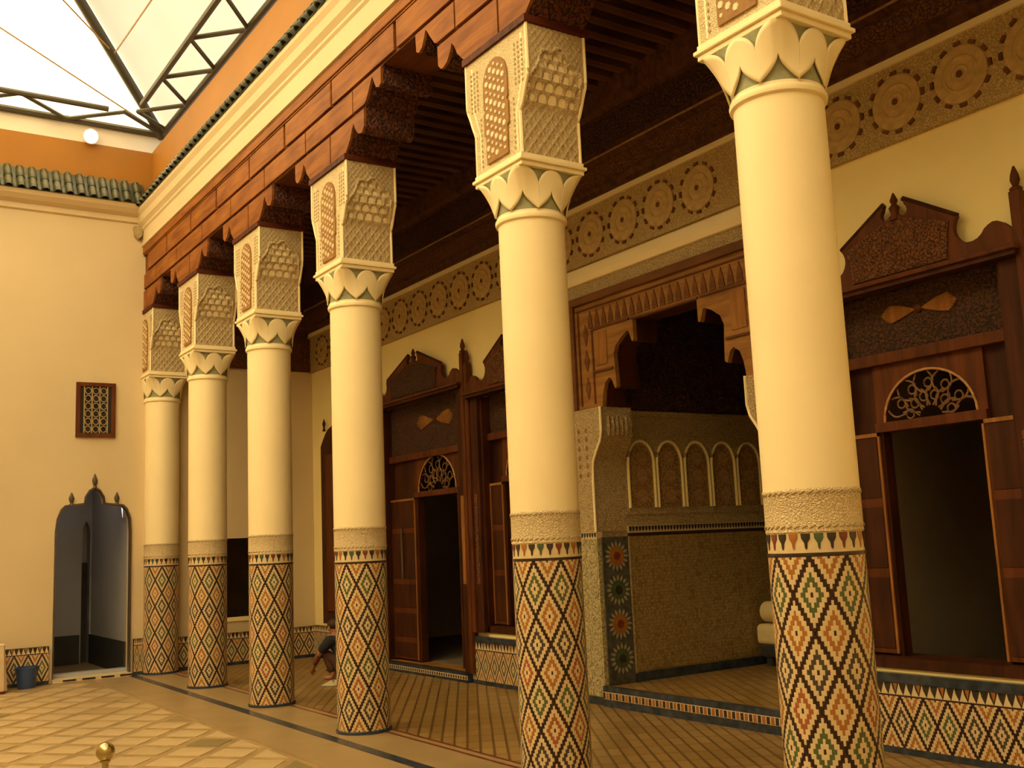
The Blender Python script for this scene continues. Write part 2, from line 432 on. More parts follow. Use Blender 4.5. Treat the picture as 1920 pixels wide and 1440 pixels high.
# stucco frieze with medallions
fz = struct(MB().box(2.455, 2.5, YN, YF, 4.64, 5.30).build('trim_3', 'stucco_frieze'))
MB().box(2.43, 2.5, YN, YF, 5.25, 5.305).build('frieze_moulding', 'cream', fz)
med_me = MB().lathe([(.215, 0), (.215, .008), (.20, .014), (.17, .006), (.15, .006), (.14, .015), (.125, .015), (.115, .006), (.075, .006), (.065, .015), (.04, .012), (.035, .018), (0, .018)], 28).mesh('medallion', 'medallion', True)
dash = MB()
for q in range(12):
    a = 2*PI*q/12
    dash.add([(r*math.cos(a+t), r*math.sin(a+t), z) for z in (0, .014) for r, t in ((.225, -.13), (.252, -.10), (.252, .10), (.225, .13))],
             [(0,1,2,3),(7,6,5,4),(0,4,5,1),(1,5,6,2),(2,6,7,3),(3,7,4,0)])
dash.lathe([(.028, .0), (.028, .022), (0, .024)], 8)
dash_me = dash.mesh('medallion_dashes', 'wood_portal_dark')
k = -2
while k < 17:
    y = 4.826 - .555*(k - 14) - .555*14 + 0
    y = 12.3 - .555*k + .0; y = 4.826 + .555*(13 - k)
    if y < 12.4:
        o = link('medallion', med_me, fz, (2.455, y, 4.945), (0, -PI/2, 0))
        link('dash_ring', dash_me, o)
    k += 1
for k in range(18, 24):
    y = 4.826 + .555*(13 - k)
    o = link('medallion', med_me, fz, (2.455, y, 4.945), (0, -PI/2, 0)); link('dash_ring', dash_me, o)

# ------------------------------------------------------------------ flat lozenge mosaics for the dados
def lozenge(a, b, half=0):
    """thin lozenge plate in the local XZ plane facing -Y; half=1 keeps the upper half, -1 the lower"""
    m = MB()
    pts = {0: [(-1, 0), (0, -1), (1, 0), (0, 1)], 1: [(-1, 0), (1, 0), (0, 1)], -1: [(-1, 0), (0, -1), (1, 0)],
           'ur': [(0, 0), (1, 0), (0, 1)], 'lr': [(0, 0), (0, -1), (1, 0)], 'ul': [(0, 0), (0, 1), (-1, 0)], 'll': [(0, 0), (-1, 0), (0, -1)]}[half]
    s = .985
    vs = [(u*a*s, -.004, v*b*s) for u, v in pts] + [(u*a, 0, v*b) for u, v in pts]
    n = len(pts)
    m.add(vs, [tuple(range(n))] + [(i, (i+1) % n, n+(i+1) % n, n+i) for i in range(n)])
    return m, [(u, v) for u, v in pts]*2
LZ = {}
def loz(key, a, b, half, mat):
    k = (key, half, mat)
    if k not in LZ:
        m, uv = lozenge(a, b, half); LZ[k] = m.mesh('mosaic_lozenge', mat, uvs=uv)
    return LZ[k]
def dado(p0, length, rotz, parent, z0, z1, pitch, ledge=True, depth=.05):
    """tile dado in local frame x along, facing -y; origin p0"""
    d = link('dado', MB().box(0, length, -depth, 0, 0, z1 + .10).mesh('dado', 'tile_cream'), parent, p0, (0, 0, rotz))
    MB().box(0, length, -depth-.006, 0, 0, z0).build('base_tile_strip', 'blue_tile', d)
    MB().box(0, length, -depth-.002, -.001, z0, z1).build('mosaic_ground', 'black_tile', d)
    MB().box(0, length, -depth-.006, -.001, z1, z1 + .012).build('dark_line', 'black_tile', d)
    b = (z1 - z0)/2; n = max(1, round(length/pitch)); pitch = length/n; y = -depth - .002
    cm = ['mosaic_green', 'mosaic_dark']
    for i in range(n):
        x = pitch*(i + .5); link('mosaic_lozenge', loz(pitch, pitch/2, b, 0, cm[(i//2) % 2]), d, (x, y, (z0+z1)/2))
        if i < n-1:
            link('mosaic_lozenge', loz(pitch, pitch/2, b, 1, 'mosaic_orange'), d, (x+pitch/2, y, z0))
            link('mosaic_lozenge', loz(pitch, pitch/2, b, -1, 'mosaic_orange'), d, (x+pitch/2, y, z1))
    for q, x, z in (('ur', 0, z0), ('lr', 0, z1), ('ul', length, z0), ('ll', length, z1)): link('mosaic_lozenge', loz(pitch, pitch/2, b, q, 'mosaic_orange'), d, (x, y, z))
    MB().box(0, length, -depth-.003, -.001, z1 + .012, z1 + .10).build('tooth_ground', 'tooth_dark', d)
    tp = pitch/3
    tm = MB().prism([(-tp*.46, 0), (tp*.46, 0), (tp*.12, .045), (0, .085)], 'Y', -depth-.007, -depth-.002).mesh('tile_tooth', 'tile_cream') if ('t', pitch) not in LZ else LZ[('t', pitch)]
    LZ[('t', pitch)] = tm
    to = MB().prism([(-tp*.3, .088), (tp*.3, .088), (0, .02)], 'Y', -depth-.006, -depth-.002).mesh('tile_tooth', 'tooth_orange') if ('o', pitch) not in LZ else LZ[('o', pitch)]
    LZ[('o', pitch)] = to
    for i in range(int(length/tp)):
        link('tile_tooth', tm, d, (tp*(i+.5), 0, z1+.013))
        if i % 3 == 0: link('tile_tooth', to, d, (tp*(i+1), 0, z1+.013))
    if ledge: MB().box(0, length, -depth-.012, 0, z1 + .10, z1 + .17).build('ledge', 'blue_tile', d)
    return d
R_ = -PI/2
dado((XB, 2.12, 0), 6.0, R_, wall_back, .05, .42, .20)
dado((XB, 7.60, 0), 2.0, R_, wall_back, .05, .40, .20)
dado((XB, 12.55, 0), 2.2, R_, wall_back, .05, .40, .20, False)
dado((-4.06, YF, 0), 2.52, 0, wall_far, .05, .42, .18, False)
dado((-.38, YF, 0), .18, 0, wall_far, .05, .42, .09, False)
dado((.26, YF, 0), 2.2, 0, wall_far, .05, .39, .18, False)

# ------------------------------------------------------------------ columns
def half_w(z):
    if z < 4.80: return .305
    if z > 5.06: return .42
    t = (z - 4.80)/.26
    t2 = t*t*(3-2*t)
    return .305 + .115*t2 + (.012*math.sin(t*2*PI) if 0 < t < 1 else 0)
def side_h(x, z):
    """relief of the carved side face: tiers of stalactite niches under an arch above, leaf lattice below"""
    u = x/.262; ez = min(1, max(0, (1-abs(u))*9))
    def ridge(t): return max(0, 1 - abs((t % 1) - .5)*4.5)
    lat = .010*max(ridge(x/.080 + z/.105), ridge(x/.080 - z/.105)) + .006*ridge(x/.040 + .25)*ridge(z/.0525)
    if z < 4.80: return lat*ez
    k = min(1, (z - 4.80)/.10)
    r = math.hypot(u/.92, (z - 4.86)/.40)
    lob = 1.0 + .05*math.cos(9*math.atan2((z - 4.86)/.40, u/.92))
    if r > lob: h = .007*max(ridge(x/.05 + z/.065), ridge(x/.05 - z/.065)) + (.012 if r < lob + .07 else 0)
    else:
        row = math.floor((z - 4.80)/.078); b = ((z - 4.80)/.078) % 1
        a = ((x/.092 + (.5 if row % 2 else 0)) % 1) - .5
        top = math.sqrt(max(0, 1 - (2*a)**2))*.92
        niche = max(0, 1 - (abs(a)*2)**2)*max(0, 1 - (b/.95)**3) if b < top else 0
        h = -.020*niche + .006 - .014*(1-r)
    return (lat*(1-k) + h*k)*ez
def front_h(u, z):
    a = abs(u)
    if a > .93 or z < 4.50 or z > 5.385: return .004
    if .80 < a < .86: return -.004
    if a >= .86: return .004*math.sin(z*90)*math.sin(u*80)
    if a > .50: return .003*math.sin(130*z + 25*u)*math.sin(60*u)
    return 0
def wrap_lozenge(r, n_around, b, half=0, nu=8):
    m = MB(); uvs = []
    A = PI/n_around
    rows = []
    for lay, rr, s in ((0, r + .003, .985), (1, r, 1)):
        pass
    us = [-1 + 2*i/nu for i in range(nu+1)]
    top = []
    def P(u, v, rr): return (rr*math.sin(u*A), -rr*math.cos(u*A), v*b)
    vs = []; fs = []
    for u in us:
        e = (1 - abs(u))
        hi = e if half >= 0 else 0; lo = -e if half <= 0 else 0
        vs += [P(u*.985, lo*.985, r+.003), P(u*.985, hi*.985, r+.003), P(u, lo, r-.001), P(u, hi, r-.001)]
        uvs += [(u, lo), (u, hi), (u, lo), (u, hi)]
    for i in range(nu):
        a = 4*i; c = a+4
        fs += [(a, c, c+1, a+1), (a+2, c+2, c, a), (a+1, c+1, c+3, a+3)]
    m.add(vs, fs); return m, uvs
ZT = 1.553; RD = .246
def make_column():
    t = thing('column', 'cream column', 'column')
    MB().lathe([(.262, 0), (.262, .022), (.252, .03)], 48).build('base_ring', 'blue_tile', t, smooth=True)
    drum = MB().lathe([(RD, .03), (RD, ZT)], 48).build('mosaic_drum', 'black_tile', t, smooth=True)
    b = (ZT - .03)/8
    full = {}
    for mname in ('mosaic_orange', 'mosaic_green', 'mosaic_dark', 'mosaic_red'):
        m, uv = wrap_lozenge(RD, 8, b); full[mname] = m.mesh('mosaic_lozenge', mname, True, uv)
    mu, uvu = wrap_lozenge(RD, 8, b, 1); up = mu.mesh('mosaic_lozenge', 'mosaic_orange', True, uvu)
    md, uvd = wrap_lozenge(RD, 8, b, -1); dn = md.mesh('mosaic_lozenge', 'mosaic_orange', True, uvd)
    for k in range(9):
        z = ZT - b*k
        for q in range(8):
            ang = 2*PI*q/8 + (PI/8 if k % 2 else 0) - .62
            me = dn if k == 0 else up if k == 8 else full['mosaic_green' if k in (1, 5) else 'mosaic_dark'] if k % 2 else full['mosaic_orange' if (q+k//2) % 3 else 'mosaic_red']
            link('mosaic_lozenge', me, drum, (0, 0, z), (0, 0, ang))
    MB().lathe([(RD, ZT), (.252, ZT+.002), (.252, ZT+.018), (.247, ZT+.02)], 48).build('dark_line', 'black_tile', t, smooth=True)
    tb_ = MB().lathe([(.247, ZT+.02), (.247, 1.672)], 48).build('tooth_band', 'tile_cream', t, smooth=True)
    tm = {}
    for c in ('tooth_dark', 'tooth_green', 'tooth_orange', 'tooth_red'):
        tm[c] = MB().prism([(-.024, 1.670), (.024, 1.670), (.022, 1.645), (.008, 1.622), (.006, 1.598), (0, 1.588), (-.006, 1.598), (-.008, 1.622), (-.022, 1.645)], 'Y', -.2505, -.244).mesh('tile_tooth', c)
    for q in range(24):
        link('tile_tooth', tm[('tooth_dark', 'tooth_orange', 'tooth_dark', 'tooth_green', 'tooth_dark', 'tooth_red')[q % 6]], tb_, None, (0, 0, 2*PI*q/24))
    MB().lathe([(.248, 1.672), (.253, 1.68), (.251, 1.69), (.251, 1.875), (.255, 1.882), (.255, 1.892), (.25, 1.90)], 48).build('stucco_band', 'stucco_band', t, smooth=True)
    for z in (1.705, 1.878):
        rp = MB()
        for q in range(40):
            a = 2*PI*q/40
            rp.tube([(.252*math.cos(a), .252*math.sin(a), z-.007), (.252*math.cos(a+.11), .252*math.sin(a+.11), z+.007)], .005, 5)
        tag(rp.build('rope_moulding', 'rope_stucco', t), kind='stuff')
    MB().lathe([(.25, 1.90), (.25, 4.03)], 48).build('shaft', 'cream', t, smooth=True)
    MB().lathe([(.25, 4.03), (.268, 4.04), (.272, 4.06), (.268, 4.075), (.258, 4.085), (.258, 4.10)], 48).build('neck_ring', 'cream', t, smooth=True)
    # flared bell from round to square, with eight leaves
    def bell(th, s, off=0):
        sq = .285/max(abs(math.cos(th)), abs(math.sin(th)))
        sq = min(sq, .375)
        k = s**1.7
        r = .252*(1-k) + sq*k + off
        return (r*math.cos(th), r*math.sin(th), 4.095 + .30*s)
    body = MB().grid(64, 10, lambda i, j: bell(2*PI*i, j)).build('capital_bell', 'stucco_green', t, smooth=True)
    lf = []
    for var in (0, 1):
        H = 1.0 if var == 0 else .97
        def leaf(i, j, var=var, H=H):
            u = (i - .5); th = (PI/4 if var == 0 else 0) + u*PI/4*1.04
            a_ = min(1, abs(2*u)); top = H*(.50 + .50*math.sqrt(max(0, 1 - a_*a_))); bot = .46*(1 - a_**.55)
            s = bot + (top - bot)*j
            return bell(th, min(s, 1), .012)
        m = MB().grid(32, 8, leaf)
        me = m.mesh('leaf', 'cream', True); lf.append(me)
    for q in range(4):
        for me in lf:
            o = link('leaf', me, body, None, (0, 0, PI/2*q))
            sd = o.modifiers.new('solid', 'SOLIDIFY'); sd.thickness = .012; sd.offset = -1
    # abacus
    ab = MB()
    for z0, z1, wy, wx in ((4.385, 4.42, .318, .285), (4.42, 4.445, .335, .302), (4.445, 4.48, .318, .285)): ab.box(-wx, wx, -wy, wy, z0, z1)
    ab.build('abacus', 'cream', t, bevel=.005)
    # carved block
    N = 24; prof = [(half_w(4.48 + .95*i/N) - .012, 4.48 + .95*i/N) for i in range(N+1)]
    poly = [(a, z) for a, z in prof] + [(-a, z) for a, z in prof[::-1]]
    blk = MB().prism(poly, 'X', -.262, .262).build('capital_block', 'cream', t)
    sg = MB().grid(72, 116, lambda i, j: (-.262 + .524*i, -half_w(4.48 + .95*j) - side_h(-.262+.524*i, 4.48+.95*j), 4.48 + .95*j))
    sme = sg.mesh('carved_side', 'stucco_relief', True)
    link('carved_side', sme, blk); link('carved_side', sme, blk, None, (0, 0, PI))
    for sgn in (-1, 1):
        em = MB()
        for sy in (-1, 1): em.tube([(sgn*.262, sy*half_w(4.48+.95*i/N), 4.48+.95*i/N) for i in range(N+1)], .014, 6)
        em.build('edge_moulding', 'cream', blk, smooth=True)
    fg = MB().grid(44, 60, lambda i, j: (-.264 - front_h(2*i-1, 4.48+.95*j), (2*i-1)*half_w(4.48+.95*j), 4.48+.95*j))
    fme = fg.mesh('carved_front', 'stucco_band', True)
    link('carved_front', fme, blk); link('carved_front', fme, blk, None, (0, 0, PI))
    # arched lattice panel, brown ground with pale bosses
    arch = [(.145, 4.53), (.145, 4.74), (.168, 4.76), (.168, 4.93), (.148, 4.95), (.165, 4.97)] + [(.165*math.cos(a), 5.14 + .19*math.sin(a)) for a in [PI/2*k/6 for k in range(7)]]
    arch = arch + [(-a, z) for a, z in arch[::-1][1:]]
    for sgn in (-1, 1):
        x0, x1 = (-.279, -.262) if sgn < 0 else (.262, .279)
        lp = MB().prism(arch, 'X', x0, x1).build('lattice_panel', 'lattice_brown', blk)
        bo = MB(); ok = lambda y, z: abs(y) < .135 and 4.55 < z < 5.13 + .17*math.sqrt(max(0, 1-(y/.16)**2))
        xx = x0 if sgn < 0 else x1
        for r_i in range(13):
            for c_i in range(-2, 3):
                y_ = c_i*.056; z_ = 4.58 + r_i*.064 + (.032 if c_i % 2 else 0)
                if not ok(y_, z_): continue
                rr = .024 if (r_i + (c_i//2)) % 2 == 0 else .014
                bo.add([(xx, y_, z_)] + [(xx, y_+rr*math.cos(2*PI*q/6), z_+rr*1.15*math.sin(2*PI*q/6)) for q in range(6)] + [(xx+sgn*.006, y_+rr*.8*math.cos(2*PI*q/6), z_+rr*.92*math.sin(2*PI*q/6)) for q in range(6)],
                       [tuple(range(7, 13))] + [(1+q, 1+(q+1) % 6, 7+(q+1) % 6, 7+q) for q in range(6)])
        tag(bo.build('lattice_bosses', 'tile_cream', lp), kind='stuff')
        ps_ = MB()
        for sy in (-1, 1):
            for c_i in range(3):
                for r_i in range(9):
                    y_ = sy*(.262 + .045*c_i); z_ = 5.02 + .038*r_i
                    if z_ > 5.36: continue
                    ps_.prism([(y_-.013, z_), (y_, z_-.014), (y_+.013, z_), (y_, z_+.014)], 'X', min(sgn*.262, sgn*.2675), max(sgn*.262, sgn*.2675))
            for r_i in range(10):
                z_ = 4.54 + .042*r_i; y_ = sy*.225
                ps_.prism([(y_-.012, z_), (y_, z_-.013), (y_+.012, z_), (y_, z_+.013)], 'X', min(sgn*.262, sgn*.2675), max(sgn*.262, sgn*.2675))
        tag(ps_.build('pierced_strip', 'rope_stucco', blk), kind='stuff')
    return t
plain('lattice_brown', (.30, .15, .04), .7, .15, 20)
clabel = ['cream column with diamond mosaic drum, sixth from the far wall', 'cream column with diamond mosaic drum, fifth from the far wall',
          'cream column with diamond mosaic drum, fourth from the far wall', 'cream column with diamond mosaic drum, third from the far wall',
          'cream column with diamond mosaic drum, second from the far wall', 'cream column half built into the far courtyard wall']
c0 = make_column()
for i, y in enumerate(YC):
    c = c0 if i == 0 else copy_tree(c0)
    c.location = (0, y, 0); tag(c, clabel[i], 'column', 'gallery columns')

# ------------------------------------------------------------------ timber beam on the columns
beam = thing('timber_beam', 'carved red-brown timber beam with stepped corbels resting on the columns', 'beam', (0, 0, 0))
MB().box(-.245, .27, -4, YF, 6.08, 6.50).build('beam_core', 'wood_groove', beam)
MB().box(-.245, .27, -4, YC[1]+.85, 5.81, 6.08).build('lower_course', 'wood_groove', beam)
MB().box(-.245, .27, YC[2]-.85, YF, 5.81, 6.08).build('lower_course', 'wood_groove', beam)
T1 = [(.42, 5.487), (.46, 5.52), (.54, 5.60), (.58, 5.68), (.62, 5.725), (.65, 5.66), (.70, 5.60), (.76, 5.575), (.80, 5.575), (.845, 5.62), (.85, 5.81)]
T2 = [(.85, 5.81), (.90, 5.85), (.97, 5.94), (1.01, 6.0), (1.04, 6.03), (1.07, 5.97), (1.11, 5.90), (1.17, 5.875), (1.21, 5.90), (1.22, 6.08)]
cb = MB().prism([(a, z) for a, z in T1] + [(-a, z) for a, z in T1[::-1]], 'X', -.245, .27).mesh('corbel', 'corbel_carved')
pl = MB().box(-.29, .30, -.44, .44, 5.432, 5.487).mesh('corbel_plate', 'wood_red')
fl = MB().prism([(-.06, 5.487)] + T1[:-1] + [(.85, 5.79), (-.06, 5.79)], 'X', BX, -.245).mesh('corbel_board', 'wood_beam')
fr = MB().prism([(-.085, 5.487)] + [(-a, z) for a, z in T1[:-1]] + [(-.85, 5.79), (-.085, 5.79)], 'X', BX, -.245).mesh('corbel_board', 'wood_beam')
t2p = MB().prism(T2 + [(.85, 6.08)], 'X', -.245, .27).mesh('corbel', 'corbel_carved')
f2p = MB().prism([(.57, 5.83), (.86, 5.83)] + T2[1:-1] + [(1.22, 6.06), (.57, 6.06)], 'X', BX, -.245).mesh('corbel_board', 'wood_beam')
t2m = MB().prism([(-a, z) for a, z in T2] + [(-.85, 6.08)], 'X', -.245, .27).mesh('corbel', 'corbel_carved')
f2m = MB().prism([(-a, z) for a, z in [(.62, 5.83), (.86, 5.83)] + T2[1:-1] + [(1.22, 6.06), (.62, 6.06)]], 'X', BX, -.245).mesh('corbel_board', 'wood_beam')
# carved dark boards on the near sides of the corbels
for y in YC:
    link('corbel', cb, beam, (0, y, 0)); link('corbel_plate', pl, beam, (0, y, 0))
    link('corbel_board', fl, beam, (0, y, 0)); link('corbel_board', fr, beam, (0, y, 0))
link('corbel', t2p, beam, (0, YC[1], 0)); link('corbel_board', f2p, beam, (0, YC[1], 0))
link('corbel', t2m, beam, (0, YC[2], 0)); link('corbel_board', f2m, beam, (0, YC[2], 0))
def board(y0, y1, z0, z1, x=BX): MB().box(x, -.245, y0+.012, y1-.012, z0, z1).build('beam_board', 'wood_beam', beam, bevel=.004)
ys = [-2.46] + YC
for a, b in zip(ys[:-1], ys[1:]):
    if b == YC[2]: continue
    board(a+.56, b-.61, 5.83, 6.06)
for y in YC[:-1]: board(y-.61, y+.56, 5.83, 6.06)
board(YC[5]-.61, YF, 5.83, 6.06)
for a, b in zip(ys[:-1], ys[1:]):
    m_ = (a+b)/2 + (.06 if b == YC[2] else -.03)
    board(a-.09, m_ - .03, 6.10, 6.36); board(m_, b-.12, 6.10, 6.36)
    MB().box(BX-.006, -.245, b-.112, b-.10, 6.09, 6.37).build('stile', 'wood_beam', beam)
MB().box(-.29, -.245, -4, YF, 6.385, 6.50).build('top_moulding', 'wood_beam', beam, bevel=.01)
MB().box(-.278, -.245, -4, YF, 6.365, 6.375).build('bead', 'wood_beam', beam)

# cornice, tile eaves and orange parapet above the beam
tr = struct(MB().prism([(-.27, 6.50), (-.31, 6.51), (-.31, 6.74), (-.33, 6.77), (-.33, 6.80), (-.37, 6.86), (-.38, 6.96), (-.41, 7.02), (-.41, 7.07), (.30, 7.07), (.30, 6.50)], 'Y', -4, YF).build('trim_4', 'cream_wall'))
MB().box(-.15, .25, -4, YF+.25, 7.07, 8.09).build('parapet', 'orange_paint', tr)
MB().prism([(-.405, 7.07), (-.405, 7.09), (-.15, 7.46), (-.15, 7.07)], 'Y', -4, YF).build('eave_bed', 'green_tile', tr)
MB().prism([(12.36, 7.12), (12.36, 7.14), (12.6, 7.52), (12.6, 7.12)], 'X', XL, -.3).build('eave_bed', 'green_tile', wall_far)
def rtile(L):
    m = MB(); n = 8; rr = .062
    vs = []
    for t_, k_ in ((0, 1.0), (L, .86)):
        for off in (0, -.014):
            for q in range(n+1):
                a = PI*q/n; vs.append(((rr*k_+off)*math.cos(a), t_, (rr*k_+off)*math.sin(a)))
    s = n+1; fs = []
    for q in range(n):
        fs += [(q, q+1, 2*s+q+1, 2*s+q), (s+q, s+q+1, 3*s+q+1, 3*s+q), (q, q+1, s+q+1, s+q), (2*s+q, 2*s+q+1, 3*s+q+1, 3*s+q)]
    return m.add(vs, fs).mesh('roof_tile', 'green_tile', True)
rt = rtile(.24)
sl = math.atan2(.37, .255)
y = 12.3
while y > -1:
    for s_ in (0, 1):
        o = link('roof_tile', rt, tr, None)
        # local y runs up the slope
        o.matrix_local = Matrix.Translation((-.43 + s_*.12, y, 7.075 + s_*.174 + .012*s_)) @ Matrix.Rotation(-PI/2, 4, 'Z') @ Matrix.Rotation(sl, 4, 'X')
    y -= .183
x = -.42
while x > -5.5:
    for s_ in (0, 1):
        o = link('roof_tile', rt, wall_far, None)
        o.matrix_local = Matrix.Translation((x, 12.335 + s_*.115, 7.12 + s_*.18)) @ Matrix.Rotation(math.atan2(.38, .24), 4, 'X')
    x -= .167
# small corbel box in the corner under the cornice
tag(MB().prism([(-.065, 0), (.065, 0), (.05, -.14), (.0, -.20), (-.05, -.14)], 'Y', -.12, 0).build('wall_box', 'stucco_grey', None, (-.38, YF, 6.80)), 'small cream wall box under the cornice beside the timber beam', 'wall box')

# ------------------------------------------------------------------ tent roof over the court
tent = thing('tent_roof', 'translucent white tent roof on a dark steel ring truss over the court', 'roof', (0, 0, 0))
RX0, RX1, RY0, RY1, RZ = XL, 0.0, YN, YF, 8.40
hx = (RX1-RX0)/2; rz = RZ + .06 + .75*hx; mx_ = (RX0+RX1)/2
A, B, Cc, D = (RX1+.2, RY1+.2, RZ+.02), (RX1+.2, RY0-.2, RZ+.02), (RX0-.2, RY0-.2, RZ+.02), (RX0-.2, RY1+.2, RZ+.02)
R1, R2 = (mx_, RY1-hx, rz), (mx_, RY0+hx, rz)
def sag(p0, p1, p2, p3, n=10):
    P = [Vector(q) for q in (p0, p1, p2, p3)]
    def fn(i, j):
        a = P[0].lerp(P[1], i); b = P[3].lerp(P[2], i); q = a.lerp(b, j)
        q.z -= .28*math.sin(PI*j)*math.sin(PI*i); return tuple(q)
    return MB().grid(n, n, fn)
for q in ((A, B, R2, R1), (D, A, R1, R1), (Cc, D, R1, R2), (B, Cc, R2, R2)):
    sag(*q).build('membrane_panel', 'membrane', tent, smooth=True)
for a, b in ((A, R1), (D, R1), (B, R2), (Cc, R2)):
    a = Vector(a) - Vector((.2 if a[0] > -4 else -.2, .2 if a[1] > 0 else -.2, .05)); b = Vector(b) - Vector((0, 0, .14))
    MB().tube([a, a.lerp(b, .5), b], .075, 10).build('hip_strut', 'steel', tent, smooth=True)
MB().tube([Vector(R1) - Vector((0,0,.14)), Vector(R2) - Vector((0,0,.14))], .07, 10).build('ridge_strut', 'steel', tent)
zc = RZ; ins = .56
corners = [(RX1, RY1), (RX1, RY0), (RX0, RY0), (RX0, RY1)]
inner = [(RX1-ins, RY1-ins), (RX1-ins, RY0+ins), (RX0+ins, RY0+ins), (RX0+ins, RY1-ins)]
for k in range(4):
    p, q = corners[k], corners[(k+1) % 4]; pi, qi = inner[k], inner[(k+1) % 4]
    MB().tube([(*p, zc), (*q, zc)], .055, 8).build('outer_chord', 'steel', tent)
    L = math.dist(p, q); ux, uy = (q[0]-p[0])/L, (q[1]-p[1])/L
    MB().tube([(pi[0]+ux*.4, pi[1]+uy*.4, zc+.04), (qi[0]-ux*.4, qi[1]-uy*.4, zc+.04)], .045, 8).build('inner_chord', 'steel', tent)
    nseg = int(L/1.27); st = L/nseg
    ni, nj = pi[0]-p[0]-ux*ins, pi[1]-p[1]-uy*ins
    for s_ in range(nseg):
        a = (p[0]+ux*st*s_, p[1]+uy*st*s_, zc); m_ = (p[0]+ux*st*(s_+.5)+ni, p[1]+uy*st*(s_+.5)+nj, zc+.04); b = (p[0]+ux*st*(s_+1), p[1]+uy*st*(s_+1), zc)
        if s_ == 0: a = (p[0]+ux*.25, p[1]+uy*.25, zc)
        MB().tube([a, m_], .032, 6).build('web_strut', 'steel', tent); MB().tube([m_, b], .032, 6).build('web_strut', 'steel', tent)
# thin seams of the membrane
def seam(p, q, n=14):
    a, b = Vector(p), Vector(q)
    MB().tube([a.lerp(b, k/n) for k in range(n+1)], .012, 5).build('membrane_seam', 'gold_line', tent)
seam((-.1, 12.5, 8.42), (-4.35, 10.6, 9.55)); seam((-1.1, 11.4, 9.1), (-4.3, 9.3, 10.6)); seam((-1.0, 11.5, 9.1), (-.9, 7.0, 9.0))
# floodlight on the upper band
fl_ = thing('floodlight', 'round lit white floodlight on the pale band below the tent roof', 'light', (-1.115, YF-.02, 8.16))
MB().lathe([(.06, 0), (.10, .04), (.115, .09), (.12, .12)], 20).build('housing', 'white_paint', fl_, smooth=True)
MB().lathe([(.108, .10), (.10, .125), (.05, .14), (0, .145)], 20).build('lens', 'lamp_glow', fl_, smooth=True)
fl_.rotation_euler = (PI/2 + .25, 0, 0)

# ------------------------------------------------------------------ carved wooden window surrounds on the back wall
def arc(cx, cz, r, a0, a1, n=8): return [(cx + r*math.cos(a0+(a1-a0)*k/n), cz + r*math.sin(a0+(a1-a0)*k/n)) for k in range(n+1)]
def ped_outline(k, zb, hw):
    """right half (d>0) of the broken pediment from the centre outwards; k scales width"""
    e = .52*k
    pts = [(.035*k, zb+.46)] + arc(.075*k, zb+.50, .045, -PI*.85, PI*.30, 7)
    pts += [(.085*k, zb+.585), (e, zb+.325)]
    pts += arc(e+.09*k, zb+.235, .127, PI*.75, PI*1.84, 11)[1:]
    g = e + .09*k + .115
    pts += [(g+.03, zb+.195), (g+.065, zb+.208), (g+.10, zb+.203), (g+.14, zb+.18), (hw, zb+.115), (hw, zb)]
    return pts
def shutter(t, d0, d1, z0, z1, x, name='shutter', rows=(.0, .36, .68, 1.0)):
    s = MB().box(x, x+.035, d0, d1, z0, z1).build(name, 'wood_mid', t)
    wv = .035
    for a, b in zip(rows[:-1], rows[1:]):
        za, zb_ = z0 + (z1-z0)*a + wv, z0 + (z1-z0)*b - wv
        MB().box(x-.006, x, d0+wv, d1-wv, za, zb_).build('shutter_panel', 'wood_dark', s, bevel=.004)
    for a, b, c_, e in ((d0, d1, z1-.03, z1), (d0, d0+.018, z0, z1), (d1-.018, d1, z0, z1)):
        MB().box(x-.014, x, a, b, c_, e).build('shutter_edge', 'wood_gold', s)
    return s
